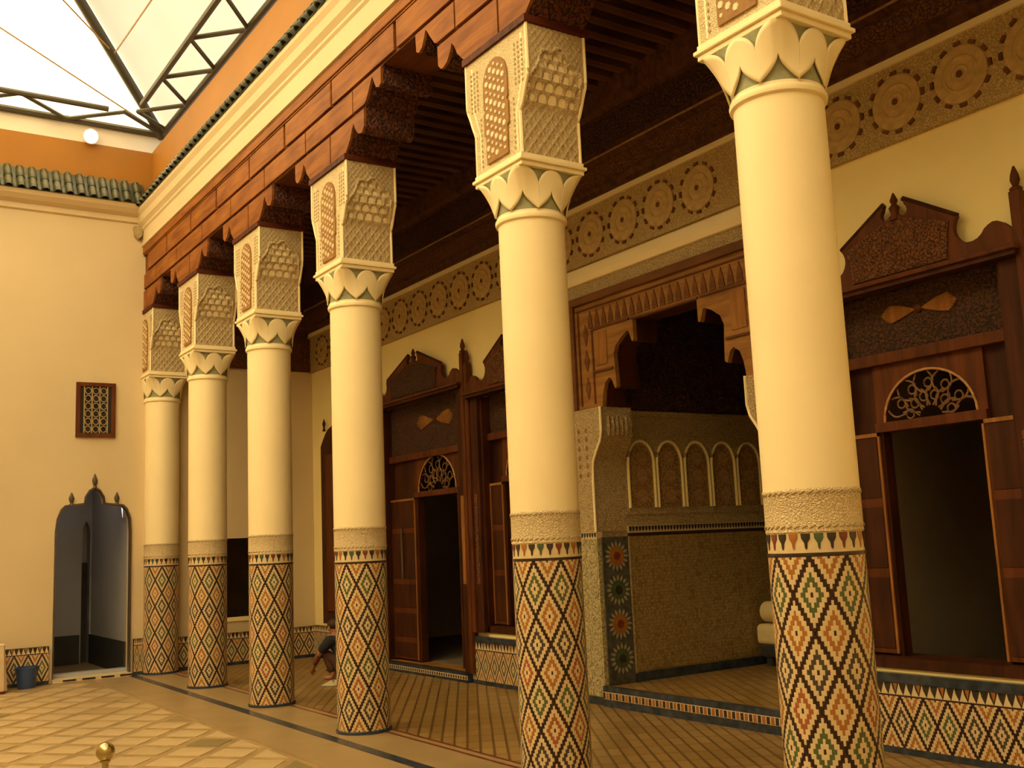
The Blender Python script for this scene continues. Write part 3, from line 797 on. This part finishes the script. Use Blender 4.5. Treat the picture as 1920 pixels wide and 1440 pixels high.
def make_unit(label, cy, k=1.0, zb=3.57, hw=.93, zs=.70, op=(-.42, .42), ztop=2.42, leaf=((-.74, -.44), (.44, .74)), tym=0.0, door=False, rise=1.0):
    t = thing('window_surround' if not door else 'door_surround', label, 'window frame' if not door else 'door frame', (XB, cy, 0))
    base = .04 if not door else .13
    zl = .62 if not door else .12
    for s in (-1, 1):
        p = MB().box(-.10, -.02, min(s*(hw-.005), s*(hw+.075)), max(s*(hw-.005), s*(hw+.075)), zl, zb+.38).build('post', 'wood_mid', t, bevel=.008)
        MB().lathe([(.04, zb+.38), (.045, zb+.40), (.02, zb+.42), (.034, zb+.46), (.028, zb+.50), (.008, zb+.56)], 12, -.06, s*(hw+.035)).build('finial', 'wood_mid', p, smooth=True)
        MB().box(-.07, 0, min(s*(hw-.16), s*hw), max(s*(hw-.16), s*hw), zl, zb-.07).build('jamb', 'wood_dark', t, bevel=.006)
        MB().box(-.02, .30, min(s*(hw-.20), s*(hw-.16)), max(s*(hw-.20), s*(hw-.16)), zl, zb-.07).build('reveal_board', 'wood_dark', t)
        # gold carved strip on the jamb
        gd = s*(hw-.08)
        MB().box(-.078, -.07, gd-.035, gd+.035, 1.2, 2.3).build('carved_strip', 'wood_gold' if door else 'wood_carved', t)
    # pediment
    half = ped_outline(k, zb, hw)
    full = [(-a, z) for a, z in half[::-1]] + half
    MB().prism(full, 'X', -.10, -.055).build('pediment', 'wood_mid', t)
    ins_ = [(-.42*k, zb+.03), (.42*k, zb+.03), (.44*k, zb+.22), (.46*k, zb+.30), (.12*k, zb+.43), (-.12*k, zb+.43), (-.46*k, zb+.30), (-.44*k, zb+.22)]
    MB().prism(ins_, 'X', -.112, -.10).build('carved_panel', 'wood_carved' if not door else 'wood_carved_dark', t)
    for s in (-1, 1):
        MB().tube([(-.085, s*.085*k, zb+.59), (-.085, s*.52*k, zb+.33)], .022, 6).build('rake_moulding', 'wood_dark', t)
    MB().lathe([(.045, zb+.44), (.03, zb+.50), (.045, zb+.54), (.02, zb+.57), (.032, zb+.60), (.006, zb+.66)], 10, -.078, 0).build('finial', 'wood_mid', t, smooth=True)
    MB().box(-.15, 0, -hw-.02, hw+.02, zb-.07, zb-.035).build('cornice', 'wood_dark', t); MB().box(-.18, 0, -hw-.04, hw+.04, zb-.035, zb).build('cornice', 'wood_mid', t, bevel=.008)
    # recessed boards round the opening
    xr = .10; iw = hw-.16
    zt = ztop + .62
    bd = MB(); bd.box(xr+.03, xr+.07, -iw, op[0]-.04, zs, zt); bd.box(xr+.03, xr+.07, op[1]+.04, iw, zs, zt); bd.build('back_board', 'wood_dark', t)
    MB().box(xr, xr+.05, -iw, iw, zt, zb-.05).build('frieze_board', 'wood_carved_dark', t)
    # two carved fans on the frieze board
    zf = (zt + .10 + zb)/2 - .02
    for s in (-1, 1):
        fan = MB()
        for q in range(9):
            a = (-.42 + .84*q/8); L = .30*k*(1 - .15*abs(q-4)/4)
            fan.tube([(xr-.006, tym+s*.03*k, zf), (xr-.012, tym+s*(.03*k + L*.6*math.cos(a)), zf + L*.55*math.sin(a)*.75), (xr-.006, tym+s*(.03*k+L*math.cos(a)), zf + L*math.sin(a)*.62)], [.006, .014, .009], 6)
        fan.build('carved_fan', 'wood_gold', t, smooth=True)
    MB().ball((xr-.012, tym, zf), .02, .035, .035, 10, 6).build('fan_boss', 'wood_mid', t, smooth=True)
    MB().box(xr-.05, xr+.06, -iw, iw, zt-.09, zt).build('lintel', 'wood_mid', t, bevel=.006)
    # tympanum board with half-round fretwork
    R0 = min(.40*k, (op[1]-op[0])/2*.95); zc_ = ztop + .075; c0_ = (op[0]+op[1])/2
    ab_ = arc(c0_, zc_, R0, 0, PI, 20)
    zq = zt - .09
    ab_ = [(a, zc_ + (z-zc_)*.92) for a, z in ab_]
    MB().prism([(op[1]+.06, zc_)] + ab_ + [(op[0]-.06, zc_), (op[0]-.06, zq), (op[1]+.06, zq)], 'X', xr, xr+.04).build('tympanum_board', 'wood_mid', t)
    MB().tube([(xr-.004, a, z) for a, z in ab_] + [], .010, 6).build('arch_bead', 'gold_line', t, smooth=True)
    fw = MB(); rr_ = random.Random(3)
    for q in range(1, 12):
        a = PI*q/12
        for r0, r1, bend in ((.25, .62, .16), (.55, .97, -.14)):
            pts = []
            for u in range(7):
                r = R0*(r0 + (r1-r0)*u/6); aa = a + bend*math.sin(PI*u/6)*(1 if q % 2 else -1)
                pts.append((xr+.02, c0_ + r*math.cos(aa), zc_ + r*.92*math.sin(aa)))
            fw.tube(pts, .009, 5)
        r = R0*(.46 if q % 2 else .72)
        ctr = (c0_ + r*math.cos(a), zc_ + r*.92*math.sin(a))
        fw.tube([(xr+.02, ctr[0]+.035*k*math.cos(b_), ctr[1]+.035*k*math.sin(b_)) for b_ in [2*PI*v/10 for v in range(10)]], .008, 5, True)
    tag(fw.build('fretwork', 'fretwork', t, smooth=True), kind='stuff')
    MB().box(xr-.03, xr+.06, op[0]-.06, op[1]+.06, ztop, zc_).build('tympanum_rail', 'wood_mid', t, bevel=.005)
    for s, e in ((op[0]-.04, op[0]), (op[1], op[1]+.04)):
        MB().box(xr-.01, xr+.09, s, e, zs, ztop).build('opening_stile', 'wood_dark', t)
    for d0, d1 in leaf:
        shutter(t, d0, d1, zs+.02, ztop, xr-.03, 'shutter' if not door else 'door_leaf', (0, .36, .68, 1) if not door else (0, .12, .30, .48, .80, 1))
    if not door: MB().box(-.02, .30, -iw-.04, iw+.04, .62, zs).build('sill', 'wood_dark', t)
    return t
make_unit('dark carved wooden window surround with gold fan carvings beside the sixth column', U1)
make_unit('dark carved wooden window surround between the tall door and the painted portal', U3)
u2 = make_unit('tall dark wooden door surround with one leaf open and a pointed pediment', U2, 1.5, 3.74, 1.26, .13, (-.78, .30), 2.36, ((.34, 1.08),), -.24, True)
MB().box(.16, .95, -.84, -.79, .15, 2.34).build('door_leaf', 'wood_mid', u2)
MB().tube([(.05, .72, 1.25), (.04, .72, 1.95)], .018, 8).build('door_bar', 'iron', u2)
MB().box(.0, .5, -1.08, 1.08, 0, .125).build('door_step', 'wood_portal', u2)
# step in front of the tall door
st = thing('door_step', 'low tiled step in front of the tall wooden door', 'step', (XB, U2, 0))
MB().box(-.10, -.005, -1.2, 1.2, 0, .115).build('step_body', 'blue_tile', st)
MB().box(-.106, -.10, -1.2, 1.2, .035, .085).build('mosaic_strip', 'tile_cream', st)
dk = MB().box(-.110, -.105, -.016, .016, .042, .078).mesh('mosaic_chip', 'tooth_dark')
for q in range(40): link('mosaic_chip', dk, st, (0, -1.17 + .06*q, 0))
# narrow arched wooden window by the gallery corner
u4 = thing('arched_window', 'narrow dark red arched wooden window near the gallery corner', 'window', (XB, U4, 0))
o4 = [(.74, .55), (.74, 3.35)] + [(.74 - .10*k_, 3.35 + .28*math.sin(PI/2*k_/4)) for k_ in range(1, 5)] + [(.1, 3.75), (0, 3.9)]
o4 = o4 + [(-a, z) for a, z in o4[::-1][1:]]
MB().prism(o4, 'X', -.08, -.01).build('frame', 'wood_dark', u4)
for s in (-1, 1): MB().box(-.10, -.08, min(s*.04, s*.52), max(s*.04, s*.52), .75, 3.2).build('shutter', 'wood_mid', u4, bevel=.006)
MB().lathe([(.03, 3.60), (.015, 3.66), (.03, 3.72), (.004, 3.80)], 8, -.05, .66).build('finial', 'wood_dark', u4)

# ------------------------------------------------------------------ painted timber portal of the alcove
po = thing('timber_portal', 'painted timber portal panel with stepped arch over the alcove', 'portal', (XB, UP, 0))
st_ = [(.47, 3.89), (.47, 3.67), (.50, 3.66), (.545, 3.78), (.58, 3.78), (.66, 3.74), (.76, 3.67), (.80, 3.58), (.79, 3.43), (.78, 3.24), (.81, 3.22), (.86, 3.33), (.90, 3.35), (.97, 3.30), (1.01, 3.20), (1.03, 3.06)]
outl = [(1.50, 3.06), (1.50, 4.27), (-1.50, 4.27), (-1.50, 3.06)] + [(-a, z) for a, z in st_[::-1]] + st_
MB().prism(outl, 'X', -.05, .0).build('panel_board', 'wood_portal', po)
for s in (-1, 1):
    lo, hi = (1.43, 1.52)
    MB().box(-.085, -.05, min(s*lo, s*hi), max(s*lo, s*hi), 3.06, 4.28).build('outer_moulding', 'wood_portal_dark', po, bevel=.008)
    MB().box(-.068, -.05, min(s*1.36, s*1.375), max(s*1.36, s*1.375), 3.1, 4.12).build('bead', 'wood_portal_dark', po)
    MB().box(-.064, -.05, min(s*1.13, s*1.15), max(s*1.13, s*1.15), 3.1, 3.92).build('bead', 'wood_portal_dark', po)
    for z in (3.28, 3.58, 3.86):
        MB().prism([(s*1.25-.045, z), (s*1.25, z-.12), (s*1.25+.045, z), (s*1.25, z+.12)], 'X', -.058, -.05).build('painted_lozenge', 'wood_portal_dark', po)
    MB().box(-.062, -.05, min(s*.90, s*1.09), max(s*.90, s*1.09), 3.50, 3.86).build('side_panel', 'wood_gold', po, bevel=.006)
    for z in (3.43, 3.89): MB().box(-.068, -.05, min(s*(.82 if z < 3.6 else .52), s*1.13), max(s*(.82 if z < 3.6 else .52), s*1.13), z, z+.022).build('bead', 'wood_portal_dark', po)
MB().box(-.09, -.05, -1.52, 1.52, 4.20, 4.29).build('outer_moulding', 'wood_portal_dark', po, bevel=.008)
MB().box(-.068, -.05, -1.40, 1.40, 4.135, 4.15).build('bead', 'wood_portal_dark', po)
MB().box(-.066, -.05, -.49, .49, 3.885, 3.905).build('bead', 'wood_portal_dark', po)
wd = MB().prism([(-.042, 0), (.042, 0), (.03, .09), (0, .19), (-.03, .09)], 'X', -.059, -.05).mesh('painted_wedge', 'wood_portal_dark')
for q in range(-10, 11): link('painted_wedge', wd, po, (0, q*.116, 3.925))
# soffit depth of the portal
MB().prism([(-a, z) for a, z in st_[::-1]] + st_ + [(1.2, 3.06), (1.2, 4.19), (-1.2, 4.19), (-1.2, 3.06)], 'X', .0, .26).build('portal_lining', 'wood_dark', po)
# ledge and carved strip above the portal
tl = struct(MB().prism([(2.5, 4.62), (2.42, 4.60), (2.40, 4.50), (2.43, 4.44), (2.5, 4.43)], 'Y', UP-1.6, UP+1.6).build('trim_5', 'cream'))
MB().box(2.462, 2.498, UP-1.6, UP+1.6, 4.29, 4.44).build('carved_strip', 'stucco_grey', tl)
# carved stucco jambs on zellige piers
def jamb(s):
    t = thing('portal_pier', 'carved stucco and mosaic pier on the tall-door side of the portal' if s > 0 else 'carved stucco and mosaic pier on the window side of the portal', 'pier', (XB, UP, 0), 'portal piers')
    pr_ = [(1.58, 1.76), (1.58, 3.06), (1.04, 3.06), (1.04, 2.80), (1.07, 2.70), (1.14, 2.60), (1.20, 2.50), (1.215, 2.40), (1.22, 2.30), (1.22, 1.76)]
    MB().prism([(s*a, z) for a, z in pr_], 'X', -.08, 0).build('stucco_jamb', 'stucco_grey', t)
    MB().prism([(s*min(a, 1.49), z) for a, z in pr_], 'X', 0, .34).build('stucco_reveal', 'stucco_grey', t)
    MB().box(0, .34, min(s*1.235, s*1.49), max(s*1.235, s*1.49), 0, 1.76).build('pier_core', 'stucco_grey', t)
    for q in range(6):
        for c_ in range(2):
            d0 = 1.30 + .13*c_; z = 2.36 + .095*q
            MB().ball((-.082, s*d0, z), .012, .022, .028, 8, 5).build('pierced_boss', 'lattice_brown', t)
    for q in range(5):
        yy = 1.06 + .07*q
        MB().ball((.02+.06*q, s*(1.045), 2.86), .022, .03, .11, 8, 6).build('stalactite', 'stucco_grey', t, smooth=True)
    MB().tube([(-.082, s*a, z) for a, z in pr_[2:]], .014, 6).build('edge_moulding', 'cream', t)
    a, b = sorted((s*1.22, s*1.58))
    MB().box(-.075, .0, a, b, 1.69, 1.76).build('tooth_band', 'tile_cream', t)
    tm = MB().prism([(-.016, .06), (.016, .06), (.012, .025), (0, .01), (-.012, .025)], 'X', -.08, -.07).mesh('tile_tooth', 'tooth_dark')
    for q in range(8): link('tile_tooth', tm, t, (0, a + .025 + .044*q, 1.69))
    MB().box(-.072, .0, a, b, .08, 1.69).build('mosaic_pier', 'pier_zellige', t)
    MB().box(-.08, .0, a, b, 0, .08).build('base_tile', 'blue_tile', t)
    rg = MB().lathe([(.052, -.002), (.055, .006), (.073, .006), (.076, -.002)], 16, cap=False).mesh('mosaic_ring', 'petal_tile', True)
    for q in range(10):
        for c_ in range(2): link('mosaic_ring', rg, t, (-.072, a + .09 + .18*c_, .20 + .158*q + (.079 if c_ else 0)), (0, -PI/2, 0))
    return t
pier_l = jamb(1); jamb(-1)
# alcove room
AY0, AY1, AX = UP-1.22, UP+1.22, 5.6
wa = struct(MB().box(XB+.345, AX, AY1, AY1+.2, .0, 4.6).build('wall_alcove_left', 'stucco_grey'))
struct(MB().box(XB+.345, AX, AY0-.2, AY0, .0, 4.6).build('wall_alcove_right', 'stucco_grey'))
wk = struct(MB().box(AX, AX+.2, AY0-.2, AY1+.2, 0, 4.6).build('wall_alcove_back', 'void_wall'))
struct(MB().box(XB+.25, AX+.2, AY0-.2, AY1+.2, 4.6, 4.7).build('ceiling_alcove', 'wood_carved_dark'))
fa = struct(MB().box(XB-.05, AX, AY0, AY1, 0, .19).build('floor_alcove', 'bejmat'))
for y0_, y1_ in ((AY1-.02, AY1), (AY0, AY0+.02)): MB().box(XB+.34, AX, y0_, y1_, 3.06, 4.6).build('upper_boarding', 'wood_carved_dark', wa)
y = AY1
bs = MB().box(-.02, .33, AY1-UP-.015, AY1-UP+.01, .20, 1.70).build('blue_mosaic_strip', 'blue_grey_tile', pier_l)
def rosette(R, petals, mats):
    o = []
    m = MB()
    for q in range(petals):
        a = 2*PI*q/petals; w_ = PI/petals*.62
        m.add([(R*.38*math.cos(a-w_*.8), R*.38*math.sin(a-w_*.8), .004), (R*.78*math.cos(a-w_), R*.78*math.sin(a-w_), .004), (R*math.cos(a), R*math.sin(a), .004), (R*.78*math.cos(a+w_), R*.78*math.sin(a+w_), .004), (R*.38*math.cos(a+w_*.8), R*.38*math.sin(a+w_*.8), .004)], [(0, 1, 2, 3, 4)])
    return m
pet = rosette(.165, 16, None).mesh('rosette_petals', 'petal_tile')
for q in range(4):
    z = .45 + .35*q
    mm = ('tooth_orange', 'tooth_green')[(q+1) % 2]
    o = link('rosette', MB().lathe([(.10, 0), (.10, .005), (.055, .007), (.05, .009), (0, .009)], 20).mesh('rosette', mm), pier_l, (.16, AY1-UP-.016, z), (PI/2, 0, 0))
    link('rosette_petals', pet, o); link('rosette_core', MB().lathe([(.045, .010), (.045, .012), (.02, .012), (.018, .014), (0, .014)], 14).mesh('rosette_core', 'tooth_red' if (q+1) % 2 == 0 else 'tooth_dark'), o)
MB().box(XB+.34, AX, y-.012, y, .30, 1.70).build('tile_panel', 'tile_panel', wa)
MB().box(XB+.335, XB+.35, y-.02, y, .28, 1.70).build('panel_edge', 'stucco_grey', wa)
MB().box(XB+.345, AX, y-.018, y, .19, .285).build('base_tile', 'blue_tile', wa)
MB().box(XB+.34, AX, y-.016, y, 1.70, 1.735).build('dark_line', 'black_tile', wa)
MB().box(XB+.34, AX, y-.014, y, 1.735, 1.81).build('tooth_band', 'tile_cream', wa)
tm = MB().prism([(-.016, .065), (.016, .065), (.013, .03), (0, .01), (-.013, .03)], 'Y', -.02, -.012).mesh('tile_tooth', 'tooth_dark')
q = 0
while XB+.37+.045*q < AX: link('tile_tooth', tm, wa, (XB+.37+.045*q, y, 1.738)); q += 1
MB().box(XB+.34, AX, y-.02, y, 1.93, 1.955).build('moulding', 'stucco_grey', wa)
MB().box(XB+.34, AX, y-.03, y, 3.0, 3.05).build('moulding', 'stucco_grey', wa)
MB().box(XB+.34, AX, y-.02, y, 2.80, 2.815).build('moulding', 'stucco_grey', wa)
for q in range(6):
    x0 = 2.875 + .412*q; cx_ = x0 + .205
    ap = [(.15, 2.0), (.15, 2.48)] + [(.15*math.cos(a), 2.48 + .21*math.sin(a)) for a in [PI*k_/12 for k_ in range(1, 12)]] + [(-.15, 2.48), (-.15, 2.0)]
    pn = MB().prism([(cx_+a, z) for a, z in ap], 'Y', y-.008, y).build('arched_panel', 'panel_paint', wa)
    MB().tube([(cx_+a*1.22, y-.012, 2.0 if z == 2.0 else 2.48+(z-2.48)*1.18) for a, z in ap], .016, 8).build('arch_moulding', 'gallery_wall', pn, smooth=True)
    for zz in (2.12, 2.34, 2.54):
        MB().lathe([(.075, 0), (.075, .006), (.06, .006), (.058, .003), (.025, .003), (.022, .008), (0, .008)], 14).build('painted_roundel', 'copper_line', pn, (cx_, y-.008, zz)).rotation_euler = (PI/2, 0, 0)
# alcove step with chequered edge
sp = thing('alcove_step', 'tiled alcove step with chequered mosaic edge below the painted portal', 'step', (XB, UP, 0))
MB().box(-.11, -.052, -1.205, 1.205, 0, .20).build('step_body', 'blue_tile', sp)
MB().box(-.115, -.11, -1.205, 1.205, .075, .145).build('mosaic_strip', 'tile_cream', sp)
ck = {c_: MB().box(-.119, -.114, -.017, .017, .08, .14).mesh('mosaic_chip', c_) for c_ in ('tooth_dark', 'tooth_orange')}
for q in range(48): link('mosaic_chip', ck['tooth_dark' if q % 2 else 'tooth_orange'], sp, (0, -1.19 + .0505*q, 0))

# bench and cushions at the back of the alcove
be = thing('bench', 'low dark bench along the back of the alcove', 'bench', (5.05, UP, .19))
MB().box(-.45, .45, -1.15, 1.12, .10, .24).build('seat', 'bench_dark', be, bevel=.02)
for sx in (-.38, .38):
    for sy in (-1.05, 1.02): MB().box(sx-.04, sx+.04, sy-.04, sy+.04, 0, .10).build('leg', 'bench_dark', be)
tag(MB().prism([(-.42, 0), (.42, 0), (.43, .04), (.43, .18), (.40, .22), (-.40, .22), (-.43, .18), (-.43, .04)], 'Y', -1.0, 1.16).build('seat_cushion', 'cushion', None, (5.03, UP, .43), bevel=.03), 'long flat cream seat cushion on the dark alcove bench', 'cushion')
cu_ = MB().lathe([(.02, -1.14), (.08, -1.14), (.115, -1.11), (.125, -.9), (.128, 0), (.125, .6), (.115, .86), (.08, .90), (.02, .90)], 24).build('bolster_cushion', 'cushion', None, (4.74, UP-.0, .782), smooth=True)
cu_.rotation_euler = (PI/2, 0, 0); tag(cu_, 'round cream bolster lying on top of the flat seat cushion', 'cushion')

# ------------------------------------------------------------------ small barred window on the far wall
gw = thing('grille_window', 'small brown framed window with scrolled iron grille high on the far wall', 'window', (-.957, YF, 3.50))
MB().box(-.24, .24, -.012, -.002, .03, .79).build('dark_backing', 'backing_dark', gw)  # dark board stands in for the shaded opening; the wall is uncut
for a, b, c_, e in ((-.28, .28, 0, .06), (-.28, .28, .76, .82), (-.28, -.22, .06, .76), (.22, .28, .06, .76)): MB().box(a, b, -.045, -.002, c_, e).build('frame', 'wood_mid', gw, bevel=.005)
for q in range(4): MB().tube([(-.165+.11*q, -.03, .06), (-.165+.11*q, -.03, .76)], .009, 6).build('grille_bar', 'stucco_grey', gw)
for q in range(3):
    for r_ in range(6):
        c_ = (-.11+.11*q, .12+.115*r_)
        MB().tube([(c_[0]+.042*math.cos(v), -.03, c_[1]+.048*math.sin(v)) for v in [2*PI*k_/12 for k_ in range(12)]], .007, 5, True).build('grille_scroll', 'stucco_grey', gw)

# ------------------------------------------------------------------ things standing in the court
bk_ = thing('bucket', 'blue plastic bucket on the court floor by the far wall', 'bucket', (-1.86, 12.33, 0))
MB().lathe([(.105, 0), (.11, .004), (.145, .26), (.155, .262), (.155, .285), (.142, .285), (.10, .012), (0, .012)], 24).build('bucket_body', 'bucket_blue', bk_, smooth=True)
MB().tube([(.15*math.cos(a), -.155*abs(math.sin(a))*.55, .26 - .13*math.sin(a)) for a in [PI*k_/12 for k_ in range(13)]], .005, 6).build('bucket_handle', 'steel', bk_)
dt = thing('draped_table', 'table under a cream floor-length cloth beside the blue bucket', 'table', (-2.60, 12.16, 0))
def drape(i, j):
    th = 2*PI*i; c_, s_ = math.cos(th), math.sin(th)
    k_ = 1/max(abs(c_), abs(s_))**.75
    r = .43*k_*(1 + .045*(1-j)*math.cos(th*13) + .06*(1-j))
    return (r*c_*1.0, r*s_*.55, .025 + .60*j)
m = MB().grid(96, 8, drape); nb = len(m.v); m.f.append(tuple(range(8*97, 8*97+96)))
m.build('tablecloth', 'cloth_cream', dt, smooth=True)
for sx in (-.36, .36):
    for sy in (-.18, .18): MB().tube([(sx, sy, 0), (sx, sy, .6)], .02, 8).build('leg', 'wood_red', dt)
MB().box(-.42, .42, -.24, .24, 0, .03).build('base_board', 'wood_red', dt)
bp_ = thing('barrier_post', 'short brass post with a round ball top on the court floor', 'post', (-2.70, 3.92, 0))
MB().lathe([(.13, 0), (.13, .012), (.05, .03), (.022, .05), (.022, .33), (.034, .34), (.034, .352), (.02, .36)], 20).build('pole', 'brass', bp_, smooth=True)
MB().ball((0, 0, .408), .062, n=24, m=14).build('ball_top', 'brass', bp_, smooth=True)

# ------------------------------------------------------------------ person crouching behind the fourth column
def skin_mesh(name, nodes, edges, mat, parent, sub=2):
    me = bpy.data.meshes.new(name); me.from_pydata([n[:3] for n in nodes], edges, [])
    o = link(name, me, parent); me.materials.append(M[mat])
    sk = o.modifiers.new('skin', 'SKIN'); sk.use_smooth_shade = True
    for v, n in zip(me.skin_vertices[0].data, nodes): v.radius = (n[3], n[3] if len(n) < 5 else n[4])
    me.skin_vertices[0].data[0].use_root = True
    ss = o.modifiers.new('sub', 'SUBSURF'); ss.levels = sub; ss.render_levels = sub
    return o
ps = thing('person', 'person in dark clothes crouching on the gallery floor behind the fourth column', 'person', (1.53, 9.45, 0))
ps.rotation_euler = (0, 0, math.radians(200))
ps.scale = (.92,)*3
# faces local -Y; squatting with arms reaching down to the floor
nd = [(0, .10, .22, .115), (0, .06, .36, .12), (0, -.02, .50, .13), (0, -.08, .58, .10), (0, -.12, .64, .048), (0, -.16, .72, .085, .095), (0, -.17, .78, .075),
      (.10, .06, .20, .085), (.14, -.20, .40, .062), (.13, -.02, .09, .042), (.13, -.06, .035, .035), (.14, -.20, .025, .03),
      (-.10, .06, .20, .085), (-.14, -.20, .40, .062), (-.13, -.02, .09, .042), (-.13, -.06, .035, .035), (-.14, -.20, .025, .03),
      (.17, -.06, .56, .055), (.23, -.20, .38, .042), (.18, -.38, .20, .03), (.16, -.43, .13, .028, .016),
      (-.17, -.06, .56, .055), (-.23, -.20, .38, .042), (-.18, -.38, .20, .03), (-.16, -.43, .13, .028, .016)]
ed = [(0,1),(1,2),(2,3),(3,4),(4,5),(5,6),(0,7),(7,8),(8,9),(9,10),(10,11),(0,12),(12,13),(13,14),(14,15),(15,16),(3,17),(17,18),(18,19),(19,20),(3,21),(21,22),(22,23),(23,24)]
for hb, sx in ((20, 1), (24, -1)):
    bx_, by_, bz_ = nd[hb][:3]
    for f_, (dx, ln) in enumerate(((-.026, .05), (-.009, .06), (.009, .058), (.026, .045))):
        i0 = len(nd); nd.append((bx_+dx, by_-.015, bz_-ln*.55, .009)); nd.append((bx_+dx, by_-.005, bz_-ln*1.25, .008)); ed += [(hb, i0), (i0, i0+1)]
    i0 = len(nd); nd.append((bx_-sx*.04, by_+.005, bz_-.005, .010)); nd.append((bx_-sx*.05, by_-.01, bz_-.04, .008)); ed += [(hb, i0), (i0, i0+1)]
skin_mesh('body', nd, ed, 'skin', ps)
def sub_nodes(ids, grow): return [(*nd[i][:3], *[r + grow for r in nd[i][3:]]) for i in ids]
def clothes(name, ids, mat, grow):
    mp_ = {v: k_ for k_, v in enumerate(ids)}
    skin_mesh(name, sub_nodes(ids, grow), [(mp_[a], mp_[b]) for a, b in ed if a in mp_ and b in mp_], mat, ps)
clothes('jacket', [0, 1, 2, 3, 17, 18, 21, 22], 'jacket', .03)
clothes('trousers', [0, 7, 8, 9, 12, 13, 14], 'trousers', .018)
clothes('sleeve', [18, 19], 'sleeve', .012); clothes('sleeve', [22, 23], 'sleeve', .012)
MB().ball((0, -.145, .765), .092, .105, .085, 18, 10).build('hair', 'hair', ps, smooth=True)
MB().ball((0, -.255, .715), .014, .02, .018, 8, 6).build('nose', 'skin', ps, smooth=True)
for sx in (-1, 1):
    MB().ball((sx*.034, -.242, .738), .012, .008, .008, 8, 6).build('eye', 'hair', ps, smooth=True)
    MB().ball((sx*.092, -.155, .72), .012, .022, .03, 8, 6).build('ear', 'skin', ps, smooth=True)
MB().ball((0, -.24, .678), .026, .008, .008, 8, 6).build('mouth', 'sleeve', ps, smooth=True)
rg_ = MB().grid(24, 12, lambda i, j: (.15*math.cos(2*PI*i)*j*(1+.2*math.sin(6*PI*i)), .12*math.sin(2*PI*i)*j, .05*(1-j*j)*(1+.3*math.sin(8*PI*i)) + .004)).build('cleaning_cloth', 'rag', None, (1.20, 8.95, 0), smooth=True)
tag(rg_, 'crumpled pale cloth on the floor before the crouching person', 'cloth')
